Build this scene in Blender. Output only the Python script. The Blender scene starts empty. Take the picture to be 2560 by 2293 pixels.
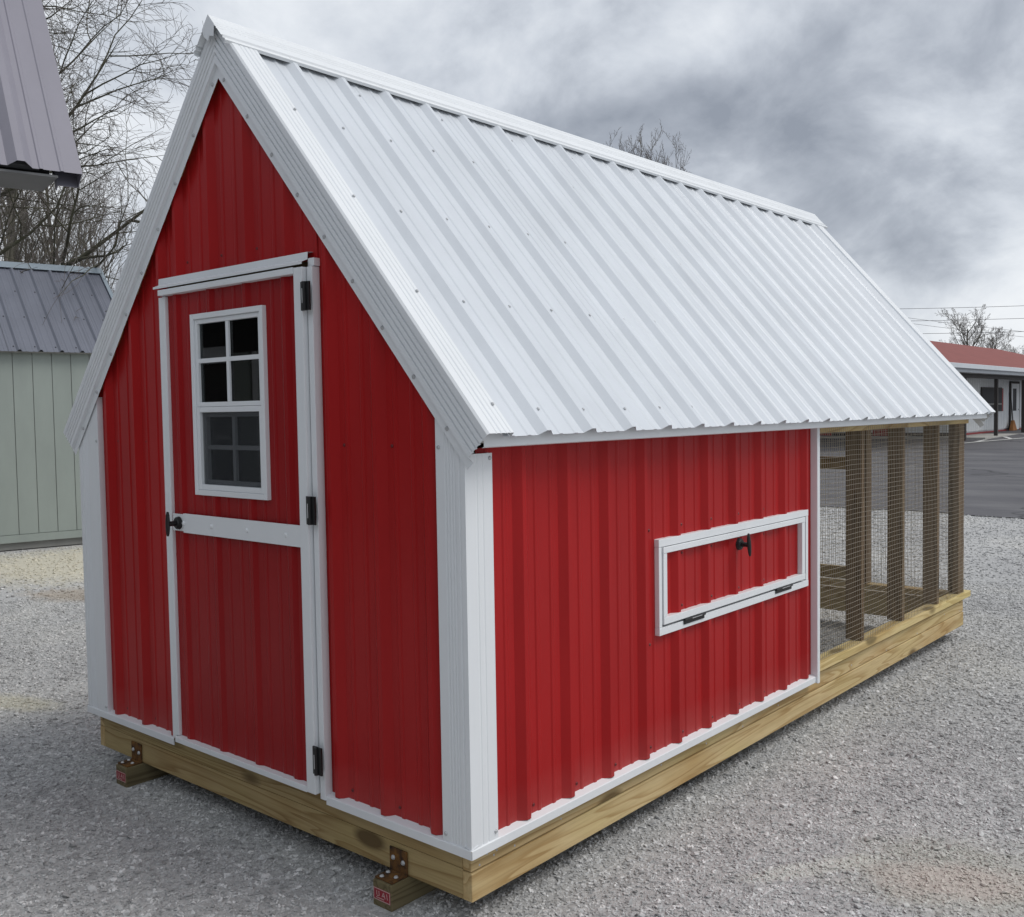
import bpy, math, random
import numpy as np
from mathutils import Vector, Matrix
R = math.radians
sc = bpy.context.scene
C = sc.collection
G = -0.085                                     # ground level under the coop (z = 0 is the underside of its base)

# ------------------------------------------------------------------ camera, world, sun, exposure
cam = bpy.data.cameras.new('camera')
cam.sensor_fit = 'HORIZONTAL'; cam.sensor_width = 36; cam.lens = 36 * 2478.65 / 2560
cam.clip_start = .05; cam.clip_end = 2000
camo = bpy.data.objects.new('camera', cam); C.objects.link(camo)
yaw, pit, rol = R(40.756), R(-2.8327), R(-0.9127)
Fw = Vector((-math.sin(yaw)*math.cos(pit), math.cos(yaw)*math.cos(pit), math.sin(pit)))
Rt = Vector((math.cos(yaw), math.sin(yaw), 0)); Up = Rt.cross(Fw)
R2 = Rt*math.cos(rol) + Up*math.sin(rol); U2 = -Rt*math.sin(rol) + Up*math.cos(rol)
M = Matrix((R2, U2, -Fw)).transposed().to_4x4(); M.translation = (2.0026, -2.1085, 1.4778)
camo.matrix_world = M
sc.camera = camo
CAM = np.array([2.0026, -2.1085, 1.4778])

SUN_AZ, SUN_EL = 57, 53                        # compass bearing of the sun (from +y towards +x), elevation
w = bpy.data.worlds.new('World'); sc.world = w; w.use_nodes = True
nt = w.node_tree; nt.nodes.clear()
def N(nt, t, **k):
    n = nt.nodes.new(t)
    for a, b in k.items():
        if a == 'ins':
            for i, v in b.items(): n.inputs[i].default_value = v
        else: setattr(n, a, b)
    return n
def ramp(nt, stops, interp='LINEAR'):
    n = nt.nodes.new('ShaderNodeValToRGB'); e = n.color_ramp.elements; n.color_ramp.interpolation = interp
    while len(e) < len(stops): e.new(.5)
    for i, (p, c) in enumerate(stops):
        e[i].position = p; e[i].color = (*c, 1) if len(c) == 3 else c
    return n
sky = N(nt, 'ShaderNodeTexSky', sky_type='NISHITA', sun_disc=False, sun_elevation=R(SUN_EL), sun_rotation=R(SUN_AZ), dust_density=3)
tc = N(nt, 'ShaderNodeTexCoord')
sep = N(nt, 'ShaderNodeSeparateXYZ'); nt.links.new(tc.outputs['Generated'], sep.inputs[0])
zc = N(nt, 'ShaderNodeMath', operation='MAXIMUM', ins={1: 0.0}); nt.links.new(sep.outputs[2], zc.inputs[0])
za = N(nt, 'ShaderNodeMath', operation='ADD', ins={1: 0.55}); nt.links.new(zc.outputs[0], za.inputs[0])
dx = N(nt, 'ShaderNodeMath', operation='DIVIDE'); nt.links.new(sep.outputs[0], dx.inputs[0]); nt.links.new(za.outputs[0], dx.inputs[1])
dy = N(nt, 'ShaderNodeMath', operation='DIVIDE'); nt.links.new(sep.outputs[1], dy.inputs[0]); nt.links.new(za.outputs[0], dy.inputs[1])
cb0 = N(nt, 'ShaderNodeCombineXYZ', ins={2: 21.4}); cb = N(nt, 'ShaderNodeMapping', ins={'Rotation': (0, 0, R(19))}); nt.links.new(cb0.outputs[0], cb.inputs[0]); nt.links.new(dx.outputs[0], cb0.inputs[0]); nt.links.new(dy.outputs[0], cb0.inputs[1])
n1 = N(nt, 'ShaderNodeTexNoise', ins={'Scale': 1.9, 'Detail': 5, 'Roughness': .50, 'Distortion': .4}); nt.links.new(cb.outputs[0], n1.inputs['Vector'])
n2 = N(nt, 'ShaderNodeTexNoise', ins={'Scale': 5.1, 'Detail': 7, 'Roughness': .60, 'Distortion': .25}); nt.links.new(cb.outputs[0], n2.inputs['Vector'])
mxn = N(nt, 'ShaderNodeMix', data_type='FLOAT', ins={0: .40}); nt.links.new(n1.outputs[0], mxn.inputs[2]); nt.links.new(n2.outputs[0], mxn.inputs[3])
cr = ramp(nt, [(.345, (.28, .31, .365)), (.425, (.42, .455, .515)), (.50, (.61, .65, .71)), (.575, (.78, .815, .86)), (.68, (.92, .94, .965))])
nt.links.new(mxn.outputs[0], cr.inputs[0])
bgc = N(nt, 'ShaderNodeBackground', ins={1: .97}); nt.links.new(cr.outputs[0], bgc.inputs[0])
bgs = N(nt, 'ShaderNodeBackground', ins={1: .10}); nt.links.new(sky.outputs[0], bgs.inputs[0])
mxs = N(nt, 'ShaderNodeMixShader', ins={0: .93}); nt.links.new(bgs.outputs[0], mxs.inputs[1]); nt.links.new(bgc.outputs[0], mxs.inputs[2])
wo = N(nt, 'ShaderNodeOutputWorld'); nt.links.new(mxs.outputs[0], wo.inputs[0])

sl = bpy.data.lights.new('sun', 'SUN'); sl.energy = 1.5; sl.angle = R(28); sl.color = (1, .965, .92)
so = bpy.data.objects.new('sun', sl); C.objects.link(so)
sd = Vector((math.sin(R(SUN_AZ))*math.cos(R(SUN_EL)), math.cos(R(SUN_AZ))*math.cos(R(SUN_EL)), math.sin(R(SUN_EL))))
so.rotation_euler = sd.to_track_quat('Z', 'Y').to_euler(); so.location = (8, 2, 9)
vs = sc.view_settings; vs.view_transform = 'Standard'; vs.look = 'None'; vs.exposure = .15; vs.gamma = 1; vs.use_curve_mapping = False
sc.cycles.max_bounces = 6; sc.cycles.diffuse_bounces = 3; sc.cycles.transparent_max_bounces = 12

# ------------------------------------------------------------------ materials
MATS = {}
def new_mat(name):
    m = bpy.data.materials.new(name); m.use_nodes = True; MATS[name] = m
    t = m.node_tree; b = t.nodes['Principled BSDF']
    return m, t, b
def bump(t, b, src, strength=.3, dist=.002):
    n = N(t, 'ShaderNodeBump', ins={'Strength': strength, 'Distance': dist}); t.links.new(src, n.inputs['Height']); t.links.new(n.outputs[0], b.inputs['Normal'])
def paint(name, col, rough=.4, var=.06, spec=.5, dirt=None, metallic=0, bstr=.05):
    m, t, b = new_mat(name)
    tcn = N(t, 'ShaderNodeTexCoord')
    mp = N(t, 'ShaderNodeMapping', ins={'Scale': (1, 1, .35)}); t.links.new(tcn.outputs['Object'], mp.inputs[0])
    n = N(t, 'ShaderNodeTexNoise', ins={'Scale': 3.5, 'Detail': 5, 'Roughness': .6}); t.links.new(mp.outputs[0], n.inputs['Vector'])
    a = tuple(c*(1-var) for c in col); c2 = tuple(min(1, c*(1+var)) for c in col)
    r = ramp(t, [(.3, a), (.7, c2)]); t.links.new(n.outputs[0], r.inputs[0])
    out = r.outputs[0]
    if dirt:
        # splashed road dust: fine specks, own shape, thinning upwards from the wall's foot
        sp = N(t, 'ShaderNodeSeparateXYZ'); t.links.new(tcn.outputs['Object'], sp.inputs[0])
        mr = N(t, 'ShaderNodeMapRange', ins={1: dirt[1], 2: dirt[2], 3: dirt[3], 4: 0}); t.links.new(sp.outputs[2], mr.inputs[0])
        n3 = N(t, 'ShaderNodeTexNoise', ins={'Scale': 9, 'Detail': 6, 'Roughness': .7}); t.links.new(tcn.outputs['Object'], n3.inputs['Vector'])
        mu = N(t, 'ShaderNodeMath', operation='MULTIPLY'); t.links.new(n3.outputs[0], mu.inputs[0]); t.links.new(mr.outputs[0], mu.inputs[1])
        mx = N(t, 'ShaderNodeMix', data_type='RGBA'); t.links.new(mu.outputs[0], mx.inputs[0]); t.links.new(out, mx.inputs[6]); mx.inputs[7].default_value = (*dirt[0], 1)
        out = mx.outputs[2]
    t.links.new(out, b.inputs['Base Color'])
    b.inputs['Roughness'].default_value = rough; b.inputs['Specular IOR Level'].default_value = spec; b.inputs['Metallic'].default_value = metallic
    n4 = N(t, 'ShaderNodeTexNoise', ins={'Scale': 2.2, 'Detail': 2}); t.links.new(mp.outputs[0], n4.inputs['Vector'])
    bump(t, b, n4.outputs[0], bstr, .02)
    return m
def wood(name, axis, light, dark, rough=.75):
    m, t, b = new_mat(name)
    tcn = N(t, 'ShaderNodeTexCoord'); oi = N(t, 'ShaderNodeObjectInfo')
    rv = N(t, 'ShaderNodeVectorMath', operation='SCALE', ins={0: (17.3, 9.1, 23.7)}); t.links.new(oi.outputs['Random'], rv.inputs['Scale'])
    ad = N(t, 'ShaderNodeVectorMath', operation='ADD'); t.links.new(tcn.outputs['Object'], ad.inputs[0]); t.links.new(rv.outputs[0], ad.inputs[1])
    s = [1, 1, 1]; s[axis] = .07
    mp = N(t, 'ShaderNodeMapping', ins={'Scale': s}); t.links.new(ad.outputs[0], mp.inputs[0])
    # cathedral grain: bands of a heavily stretched noise
    n = N(t, 'ShaderNodeTexNoise', ins={'Scale': 9, 'Detail': 2, 'Roughness': .45, 'Distortion': .6}); t.links.new(mp.outputs[0], n.inputs['Vector'])
    mu = N(t, 'ShaderNodeMath', operation='MULTIPLY', ins={1: 9.0}); t.links.new(n.outputs[0], mu.inputs[0])
    fr = N(t, 'ShaderNodeMath', operation='FRACT'); t.links.new(mu.outputs[0], fr.inputs[0])
    r = ramp(t, [(0, light), (.55, tuple(.8*l+.2*d for l, d in zip(light, dark))), (.9, dark), (1, light)]); t.links.new(fr.outputs[0], r.inputs[0])
    nf = N(t, 'ShaderNodeTexNoise', ins={'Scale': 160, 'Detail': 3}); s2 = [1, 1, 1]; s2[axis] = .04
    mp2 = N(t, 'ShaderNodeMapping', ins={'Scale': s2}); t.links.new(ad.outputs[0], mp2.inputs[0]); t.links.new(mp2.outputs[0], nf.inputs['Vector'])
    # blotches: greenish treatment and weather
    nb = N(t, 'ShaderNodeTexNoise', ins={'Scale': 4.5, 'Detail': 4}); s3 = [1, 1, 1]; s3[axis] = .35
    mp3 = N(t, 'ShaderNodeMapping', ins={'Scale': s3}); t.links.new(ad.outputs[0], mp3.inputs[0]); t.links.new(mp3.outputs[0], nb.inputs['Vector'])
    rb = ramp(t, [(.3, (.78, .66, .50)), (.5, (1, 1, 1)), (.7, (.97, 1.0, .88))]); t.links.new(nb.outputs[0], rb.inputs[0])
    m1 = N(t, 'ShaderNodeMix', data_type='RGBA', blend_type='MULTIPLY', ins={0: .8}); t.links.new(r.outputs[0], m1.inputs[6]); t.links.new(rb.outputs[0], m1.inputs[7])
    rf = ramp(t, [(.3, (.80, .78, .74)), (.6, (1, 1, 1))]); t.links.new(nf.outputs[0], rf.inputs[0])
    m2 = N(t, 'ShaderNodeMix', data_type='RGBA', blend_type='MULTIPLY', ins={0: .7}); t.links.new(m1.outputs[2], m2.inputs[6]); t.links.new(rf.outputs[0], m2.inputs[7])
    # knots
    s4 = [4.2, 4.2, 4.2]; s4[axis] = 1.7
    mp4 = N(t, 'ShaderNodeMapping', ins={'Scale': s4}); t.links.new(ad.outputs[0], mp4.inputs[0])
    vo = N(t, 'ShaderNodeTexVoronoi', ins={'Scale': 1.0}); t.links.new(mp4.outputs[0], vo.inputs['Vector'])
    rk = ramp(t, [(.10, (1, 1, 1)), (.165, (0, 0, 0))]); t.links.new(vo.outputs['Distance'], rk.inputs[0])
    m3 = N(t, 'ShaderNodeMix', data_type='RGBA'); t.links.new(rk.outputs[0], m3.inputs[0]); t.links.new(m2.outputs[2], m3.inputs[6]); m3.inputs[7].default_value = (*[d*.45 for d in dark], 1)
    t.links.new(m3.outputs[2], b.inputs['Base Color']); b.inputs['Roughness'].default_value = rough; b.inputs['Specular IOR Level'].default_value = .3
    bump(t, b, nf.outputs[0], .25, .002)
    return m
DUST = (.50, .47, .44)
RED = paint('red_painted_steel', (.37, .0135, .0145), .32, .10, spec=.18, dirt=(DUST, .17, .40, .22), bstr=.10)
REDD = paint('red_painted_steel_door', (.30, .0105, .0125), .32, .10, spec=.18, dirt=(DUST, .17, .40, .05), bstr=.10)
WHT = paint('white_painted_steel', (.76, .785, .805), .42, .03, dirt=((.55, .53, .50), .15, .35, .18), bstr=.015)
ROOF = paint('white_roof_steel', (.615, .65, .69), .34, .06, spec=.55, bstr=.10)
BLK = paint('black_plastic', (.008, .008, .009), .45)
STEEL = paint('zinc_screw', (.50, .51, .52), .45, metallic=.4)
REDSCREW = paint('red_screw', (.13, .008, .009), .4)
L1, D1 = (.60, .465, .25), (.42, .285, .125)
WD = [wood('treated_pine_%s' % 'xyz'[i], i, L1, D1) for i in range(3)]
WDF = [wood('shaded_pine_%s' % 'xyz'[i], i, (.43, .325, .16), (.28, .185, .078)) for i in range(3)]  # darker copy of the treated pine: shade of the front put into the colour
WDY = [wood('fresh_pine_%s' % 'xyz'[i], i, (.66, .53, .27), (.50, .37, .16)) for i in range(3)]
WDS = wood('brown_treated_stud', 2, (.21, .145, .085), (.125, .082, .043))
PLY = wood('plywood', 1, (.36, .27, .16), (.26, .18, .10))
RUST = None
GALV = paint('galvanised_wire', (.36, .32, .26), .5, .1, metallic=.35)
def glass(name, tint):
    m, t, b = new_mat(name); t.nodes.remove(b)
    tr = N(t, 'ShaderNodeBsdfTransparent', ins={0: (*tint, 1)}); gl = N(t, 'ShaderNodeBsdfGlossy', ins={'Roughness': .01})
    lw = N(t, 'ShaderNodeFresnel', ins={0: 1.5}); mx = N(t, 'ShaderNodeMixShader')
    t.links.new(lw.outputs[0], mx.inputs[0]); t.links.new(tr.outputs[0], mx.inputs[1]); t.links.new(gl.outputs[0], mx.inputs[2])
    t.links.new(mx.outputs[0], t.nodes['Material Output'].inputs[0]); return m
GLASS = glass('window_glass', (.55, .6, .6))
def screen_mat():
    m, t, b = new_mat('insect_screen')
    tr = N(t, 'ShaderNodeBsdfTransparent'); mx = N(t, 'ShaderNodeMixShader', ins={0: .55})
    b.inputs['Base Color'].default_value = (.02, .024, .028, 1); b.inputs['Roughness'].default_value = .7
    t.links.new(tr.outputs[0], mx.inputs[1]); t.links.new(b.outputs[0], mx.inputs[2]); t.links.new(mx.outputs[0], t.nodes['Material Output'].inputs[0]); return m
SCREEN = screen_mat()
SAGE = paint('sage_painted_siding', (.305, .345, .318), .65, .06)
SAGED = paint('grey_painted_skirt', (.25, .25, .235), .7, .1)
SLATE = paint('slate_roof_steel', (.155, .165, .200), .42, .06)
SLATEC = paint('slate_ridge_steel', (.26, .31, .35), .42, .05)
GREYM = paint('grey_purple_roof_steel', (.245, .235, .275), .40, .05)
GREYS = paint('grey_soffit', (.17, .17, .17), .7, .1)
OFFW = paint('white_wall_steel', (.74, .76, .77), .6, .05)
REDROOF = paint('red_shingles', (.23, .065, .055), .85, .14)
GUT = paint('white_gutter', (.62, .66, .70), .45, .04)
DARKW = paint('dark_stained_timber', (.045, .040, .038), .7, .2)
REDDOOR = paint('red_trim_paint', (.30, .02, .02), .5, .1)
STRAW = paint('broom_straw', (.30, .13, .045), .9, .2)
WLINE = paint('white_road_paint', (.62, .62, .60), .8, .12)
CONC = paint('concrete', (.42, .41, .38), .9, .1)
LABEL = paint('red_label', (.30, .02, .035), .5, .15)
PINK = paint('pale_print', (.55, .36, .34), .6, .1)

def gravel_nodes(t, stone):
    """colour of the crushed limestone: same field of patches for the bed and the loose stones, in world space"""
    ge = N(t, 'ShaderNodeNewGeometry')
    v = N(t, 'ShaderNodeTexVoronoi', ins={'Scale': 70 if not stone else 45}); t.links.new(ge.outputs['Position'], v.inputs['Vector'])
    sx = N(t, 'ShaderNodeSeparateColor'); t.links.new(v.outputs['Color'], sx.inputs[0])
    if stone: r = ramp(t, [(0, (.31, .31, .306)), (.5, (.48, .48, .475)), (.85, (.59, .59, .583)), (1, (.74, .735, .725))])
    else: r = ramp(t, [(0, (.38, .38, .376)), (.5, (.47, .47, .465)), (1, (.56, .56, .55))])
    t.links.new(sx.outputs[0], r.inputs[0])
    nb = N(t, 'ShaderNodeTexNoise', ins={'Scale': .7, 'Detail': 6, 'Roughness': .6}); t.links.new(ge.outputs['Position'], nb.inputs['Vector'])
    rb = ramp(t, [(.3, (.86, .86, .87)), (.5, (1, 1, 1)), (.7, (1.16, 1.15, 1.12))]); t.links.new(nb.outputs[0], rb.inputs[0])
    m1 = N(t, 'ShaderNodeMix', data_type='RGBA', blend_type='MULTIPLY', ins={0: 1}); t.links.new(r.outputs[0], m1.inputs[6]); t.links.new(rb.outputs[0], m1.inputs[7])
    out = m1.outputs[2]
    # patches of clay showing through: (centre, radii, colour, strength)
    nw = N(t, 'ShaderNodeTexNoise', ins={'Scale': 7, 'Detail': 8, 'Roughness': .75}); t.links.new(ge.outputs['Position'], nw.inputs['Vector'])
    for (cx, cy, rx, ry, ang, col, st) in PATCHES:
        mp = N(t, 'ShaderNodeMapping', vector_type='TEXTURE', ins={'Location': (cx, cy, 0), 'Rotation': (0, 0, ang), 'Scale': (rx, ry, 1e4)}); t.links.new(ge.outputs['Position'], mp.inputs[0])
        ln = N(t, 'ShaderNodeVectorMath', operation='LENGTH'); t.links.new(mp.outputs[0], ln.inputs[0])
        a = N(t, 'ShaderNodeMath', operation='MULTIPLY_ADD', ins={1: 1.3}); t.links.new(nw.outputs[0], a.inputs[0]); t.links.new(ln.outputs['Value'], a.inputs[2])
        mr = N(t, 'ShaderNodeMapRange', ins={1: 1.2, 2: 1.75, 3: st, 4: 0}); t.links.new(a.outputs[0], mr.inputs[0])
        m2 = N(t, 'ShaderNodeMix', data_type='RGBA'); t.links.new(mr.outputs[0], m2.inputs[0]); t.links.new(out, m2.inputs[6]); m2.inputs[7].default_value = (*col, 1); out = m2.outputs[2]
    return ge, out, v
PATCHES = [(1.02, 1.25, .42, .34, .5, (.47, .46, .39), .5), (1.02, 1.22, .28, .16, .6, (.56, .49, .44), .62),
           (.62, 1.02, .30, .06, 1.0, (.66, .66, .60), .5),
           (-8.3, 2.9, 1.6, 1.5, .2, (.62, .58, .46), .85), (-6.4, 2.0, .75, .35, .4, (.40, .34, .27), .7), (-3.6, .15, .35, .14, .3, (.60, .57, .44), .6)]
def gravel_mat(name, stone):
    m, t, b = new_mat(name); ge, out, v = gravel_nodes(t, stone)
    t.links.new(out, b.inputs['Base Color']); b.inputs['Roughness'].default_value = .92; b.inputs['Specular IOR Level'].default_value = .25
    if not stone:
        v2 = N(t, 'ShaderNodeTexVoronoi', ins={'Scale': 38}); t.links.new(ge.outputs['Position'], v2.inputs['Vector'])
        n = N(t, 'ShaderNodeTexNoise', ins={'Scale': 110, 'Detail': 4, 'Roughness': .7}); t.links.new(ge.outputs['Position'], n.inputs['Vector'])
        a = N(t, 'ShaderNodeMath', operation='MULTIPLY_ADD', ins={1: -1.0}); t.links.new(v2.outputs['Distance'], a.inputs[0]); t.links.new(n.outputs[0], a.inputs[2])
        bump(t, b, a.outputs[0], .7, .012)
    return m
GRAV = gravel_mat('gravel_bed', False); STONE = gravel_mat('limestone_chips', True)
def asphalt():
    m, t, b = new_mat('asphalt'); ge = N(t, 'ShaderNodeNewGeometry')
    mp = N(t, 'ShaderNodeMapping', ins={'Scale': (.35, 1, 1)}); t.links.new(ge.outputs['Position'], mp.inputs[0])
    n = N(t, 'ShaderNodeTexNoise', ins={'Scale': 1.2, 'Detail': 8, 'Roughness': .65}); t.links.new(mp.outputs[0], n.inputs['Vector'])
    r = ramp(t, [(.3, (.075, .073, .082)), (.55, (.115, .113, .12)), (.75, (.17, .168, .17))]); t.links.new(n.outputs[0], r.inputs[0])
    v = N(t, 'ShaderNodeTexVoronoi', feature='DISTANCE_TO_EDGE', ins={'Scale': .16}); 
    nd = N(t, 'ShaderNodeTexNoise', ins={'Scale': .6, 'Detail': 4}); t.links.new(ge.outputs['Position'], nd.inputs['Vector'])
    ad = N(t, 'ShaderNodeVectorMath', operation='MULTIPLY_ADD', ins={1: (2.5, 2.5, 0)}); t.links.new(nd.outputs['Color'], ad.inputs[0]); t.links.new(ge.outputs['Position'], ad.inputs[2]); t.links.new(ad.outputs[0], v.inputs['Vector'])
    rk = ramp(t, [(.0, (.35, .35, .35)), (.006, (1, 1, 1))]); t.links.new(v.outputs['Distance'], rk.inputs[0])
    m1 = N(t, 'ShaderNodeMix', data_type='RGBA', blend_type='MULTIPLY', ins={0: 1}); t.links.new(r.outputs[0], m1.inputs[6]); t.links.new(rk.outputs[0], m1.inputs[7])
    t.links.new(m1.outputs[2], b.inputs['Base Color']); b.inputs['Roughness'].default_value = .85
    n2 = N(t, 'ShaderNodeTexNoise', ins={'Scale': 60, 'Detail': 3}); t.links.new(ge.outputs['Position'], n2.inputs['Vector']); bump(t, b, n2.outputs[0], .5, .01)
    return m
ASPH = asphalt()
def bark(name, a, c):
    m, t, b = new_mat(name); ge = N(t, 'ShaderNodeNewGeometry')
    n = N(t, 'ShaderNodeTexNoise', ins={'Scale': 3, 'Detail': 6, 'Roughness': .7}); t.links.new(ge.outputs['Position'], n.inputs['Vector'])
    r = ramp(t, [(.35, a), (.65, c)]); t.links.new(n.outputs[0], r.inputs[0]); t.links.new(r.outputs[0], b.inputs['Base Color']); b.inputs['Roughness'].default_value = .9; b.inputs['Specular IOR Level'].default_value = .2
    return m
BARK = bark('grey_bark', (.085, .078, .066), (.155, .145, .115)); BARKM = bark('mossy_bark', (.055, .050, .038), (.115, .112, .075))
TWIG = bark('twig_bark', (.13, .112, .106), (.19, .168, .158))

RUST = bark('rusty_steel', (.035, .024, .020), (.22, .105, .030)); RUST.node_tree.nodes['Noise Texture'].inputs['Scale'].default_value = 22
WSK = wood('dirty_skid_timber', 1, (.19, .155, .088), (.11, .085, .045))
PANE = paint('dark_window_pane', (.018, .018, .022), .55, spec=.2)
# ------------------------------------------------------------------ builders
OFF = {}
def empty(name, loc, label, cat, group=None):
    o = bpy.data.objects.new(name, None); C.objects.link(o); o.location = loc; o.empty_display_size = .2
    OFF[o] = Vector(loc); tag(o, label, cat, group); return o
def tag(o, label=None, cat=None, group=None, kind=None):
    if label: o['label'] = label
    if cat: o['category'] = cat
    if group: o['group'] = group
    if kind: o['kind'] = kind
    return o
class MB:
    def __init__(s): s.v = []; s.f = []
    def add(s, vs, fs):
        k = len(s.v); s.v += [tuple(map(float, p)) for p in vs]; s.f += [tuple(i+k for i in f) for f in fs]; return s
    def box(s, a, b):
        (x0, y0, z0), (x1, y1, z1) = [tuple(map(float, q)) for q in (a, b)]
        if x0 > x1: x0, x1 = x1, x0
        if y0 > y1: y0, y1 = y1, y0
        if z0 > z1: z0, z1 = z1, z0
        return s.add([(x0,y0,z0),(x1,y0,z0),(x1,y1,z0),(x0,y1,z0),(x0,y0,z1),(x1,y0,z1),(x1,y1,z1),(x0,y1,z1)],
                     [(0,3,2,1),(4,5,6,7),(0,1,5,4),(1,2,6,5),(2,3,7,6),(3,0,4,7)])
    def obox(s, o, ex, ey, ez):
        o, ex, ey, ez = map(Vector, (o, ex, ey, ez)); P = [o, o+ex, o+ex+ey, o+ey]; P += [q+ez for q in P]
        F = [(0,3,2,1),(4,5,6,7),(0,1,5,4),(1,2,6,5),(2,3,7,6),(3,0,4,7)]
        if ex.cross(ey).dot(ez) < 0: F = [f[::-1] for f in F]
        return s.add(P, F)
    def sweep(s, prof, path_a, path_b, eu, ew, th=None):
        """open profile [(u,w)..] carried from path_a to path_b (thin sheet)"""
        a, b, eu, ew = map(Vector, (path_a, path_b, eu, ew))
        n = len(prof); vs = [a+eu*u+ew*q for u, q in prof] + [b+eu*u+ew*q for u, q in prof]
        return s.add(vs, [(i, i+1, n+i+1, n+i) for i in range(n-1)])
    def cyl(s, a, b, r, n=12, r2=None):
        a, b = Vector(a), Vector(b); d = (b-a).normalized(); u = d.orthogonal().normalized(); q = d.cross(u); r2 = r if r2 is None else r2
        A = [a+(u*math.cos(t)+q*math.sin(t))*r for t in [2*math.pi*i/n for i in range(n)]]
        B = [b+(u*math.cos(t)+q*math.sin(t))*r2 for t in [2*math.pi*i/n for i in range(n)]]
        return s.add(A+B, [(i, (i+1) % n, n+(i+1) % n, n+i) for i in range(n)] + [tuple(range(n))[::-1], tuple(range(n, 2*n))])
    def dome(s, p, n, r, h=.5, k=8):
        p, n = Vector(p), Vector(n).normalized(); u = n.orthogonal().normalized(); q = n.cross(u); vs = []
        for rr, hh in ((1, 0), (1, .18*h), (.62, .75*h)):
            vs += [p+(u*math.cos(2*math.pi*i/k)+q*math.sin(2*math.pi*i/k))*r*rr+n*r*hh for i in range(k)]
        fs = [(l*k+i, l*k+(i+1) % k, (l+1)*k+(i+1) % k, (l+1)*k+i) for l in range(2) for i in range(k)] + [tuple(range(2*k, 3*k))]
        return s.add(vs, fs)
    def build(s, name, mat, parent=None, solid=0, bevel=0, smooth=False, label=None):
        root = parent
        while root is not None and root.parent is not None: root = root.parent
        off = OFF.get(root, Vector((0, 0, 0)))
        me = bpy.data.meshes.new(name); me.from_pydata([(p[0]-off.x, p[1]-off.y, p[2]-off.z) for p in s.v], [], s.f); me.update()
        me.materials.append(mat); o = bpy.data.objects.new(name, me); C.objects.link(o)
        if parent is not None: o.parent = parent
        if smooth: me.polygons.foreach_set('use_smooth', [True]*len(me.polygons))
        if solid:
            m = o.modifiers.new('thickness', 'SOLIDIFY'); m.thickness = solid; m.offset = -1
        if bevel:
            m = o.modifiers.new('bevel', 'BEVEL'); m.width = bevel; m.segments = 2; m.limit_method = 'ANGLE'; m.angle_limit = R(40)
        if label: o['label'] = label
        return o
PITCH = .2286
def rib_profile(u0, u1, c0, cmin=-1e9, pitch=PITCH, h=.021, bw=.036, tw=.009, mh=.0032, mw=.011, nminor=2):
    """break points (u, height) of a ribbed steel sheet between u0 and u1, major ribs at c0 + k*pitch"""
    pts = []
    k0 = math.floor((u0-c0)/pitch)-1; k1 = math.ceil((u1-c0)/pitch)+1
    for k in range(k0, k1+1):
        c = c0+k*pitch
        if c > cmin: pts += [(c-bw, 0), (c-tw, h), (c+tw, h), (c+bw, 0)]
        for j in range(1, nminor+1):
            m = c+pitch*j/(nminor+1); pts += [(m-mw, 0), (m-mw*.5, mh), (m+mw*.5, mh), (m+mw, 0)]
    P = np.array(pts); hh = lambda u: float(np.interp(u, P[:, 0], P[:, 1]))
    return [(u0, hh(u0))] + [(u, q) for u, q in pts if u0+1e-4 < u < u1-1e-4] + [(u1, hh(u1))], hh
def ribbed(u0, u1, c0, o, eu, ev, en, v0, v1, **kw):
    """ribbed sheet; v0, v1 numbers or functions of u"""
    prof, _ = rib_profile(u0, u1, c0, **kw); o, eu, ev, en = map(Vector, (o, eu, ev, en))
    extra = kw.get('extra')
    f0 = v0 if callable(v0) else (lambda u: v0); f1 = v1 if callable(v1) else (lambda u: v1)
    m = MB(); n = len(prof)
    A = [o+eu*u+ev*f0(u)+en*q for u, q in prof]; B = [o+eu*u+ev*f1(u)+en*q for u, q in prof]
    fs = [(i, i+1, n+i+1, n+i) for i in range(n-1)]
    if eu.cross(ev).dot(en) < 0: fs = [f[::-1] for f in fs]
    return m.add(A+B, fs)

# ------------------------------------------------------------------ the setting
def gz(x, y): return G + .0150*np.clip(y-12.5, 0, 26)
def sheet(name, xs, ys, dz, mat, kind='structure', jitter=0):
    X, Y = np.meshgrid(xs, ys, indexing='ij'); Z = gz(X, Y)+dz
    if jitter: Z = Z+np.random.default_rng(3).normal(0, jitter, Z.shape)
    v = np.stack([X, Y, Z], -1).reshape(-1, 3); nx, ny = len(xs), len(ys)
    f = [(i*ny+j, (i+1)*ny+j, (i+1)*ny+j+1, i*ny+j+1) for i in range(nx-1) for j in range(ny-1)]
    m = MB(); m.v = [tuple(p) for p in v]; m.f = f; o = m.build(name, mat, smooth=True); tag(o, kind=kind); return o
xs = np.concatenate([[-600, -200, -80, -40, -25], np.linspace(-15, 10, 26), [15, 25, 40, 80, 200, 600]])
ys = np.concatenate([[-400, -150, -60, -30, -15], np.linspace(-8, 12.5, 22), [15, 20, 26, 32, 38.5, 50, 80, 200, 700]])
ground = sheet('ground', xs, ys, 0, GRAV); tag(ground, 'grey crushed limestone gravel yard around the red coop', 'ground')
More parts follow.
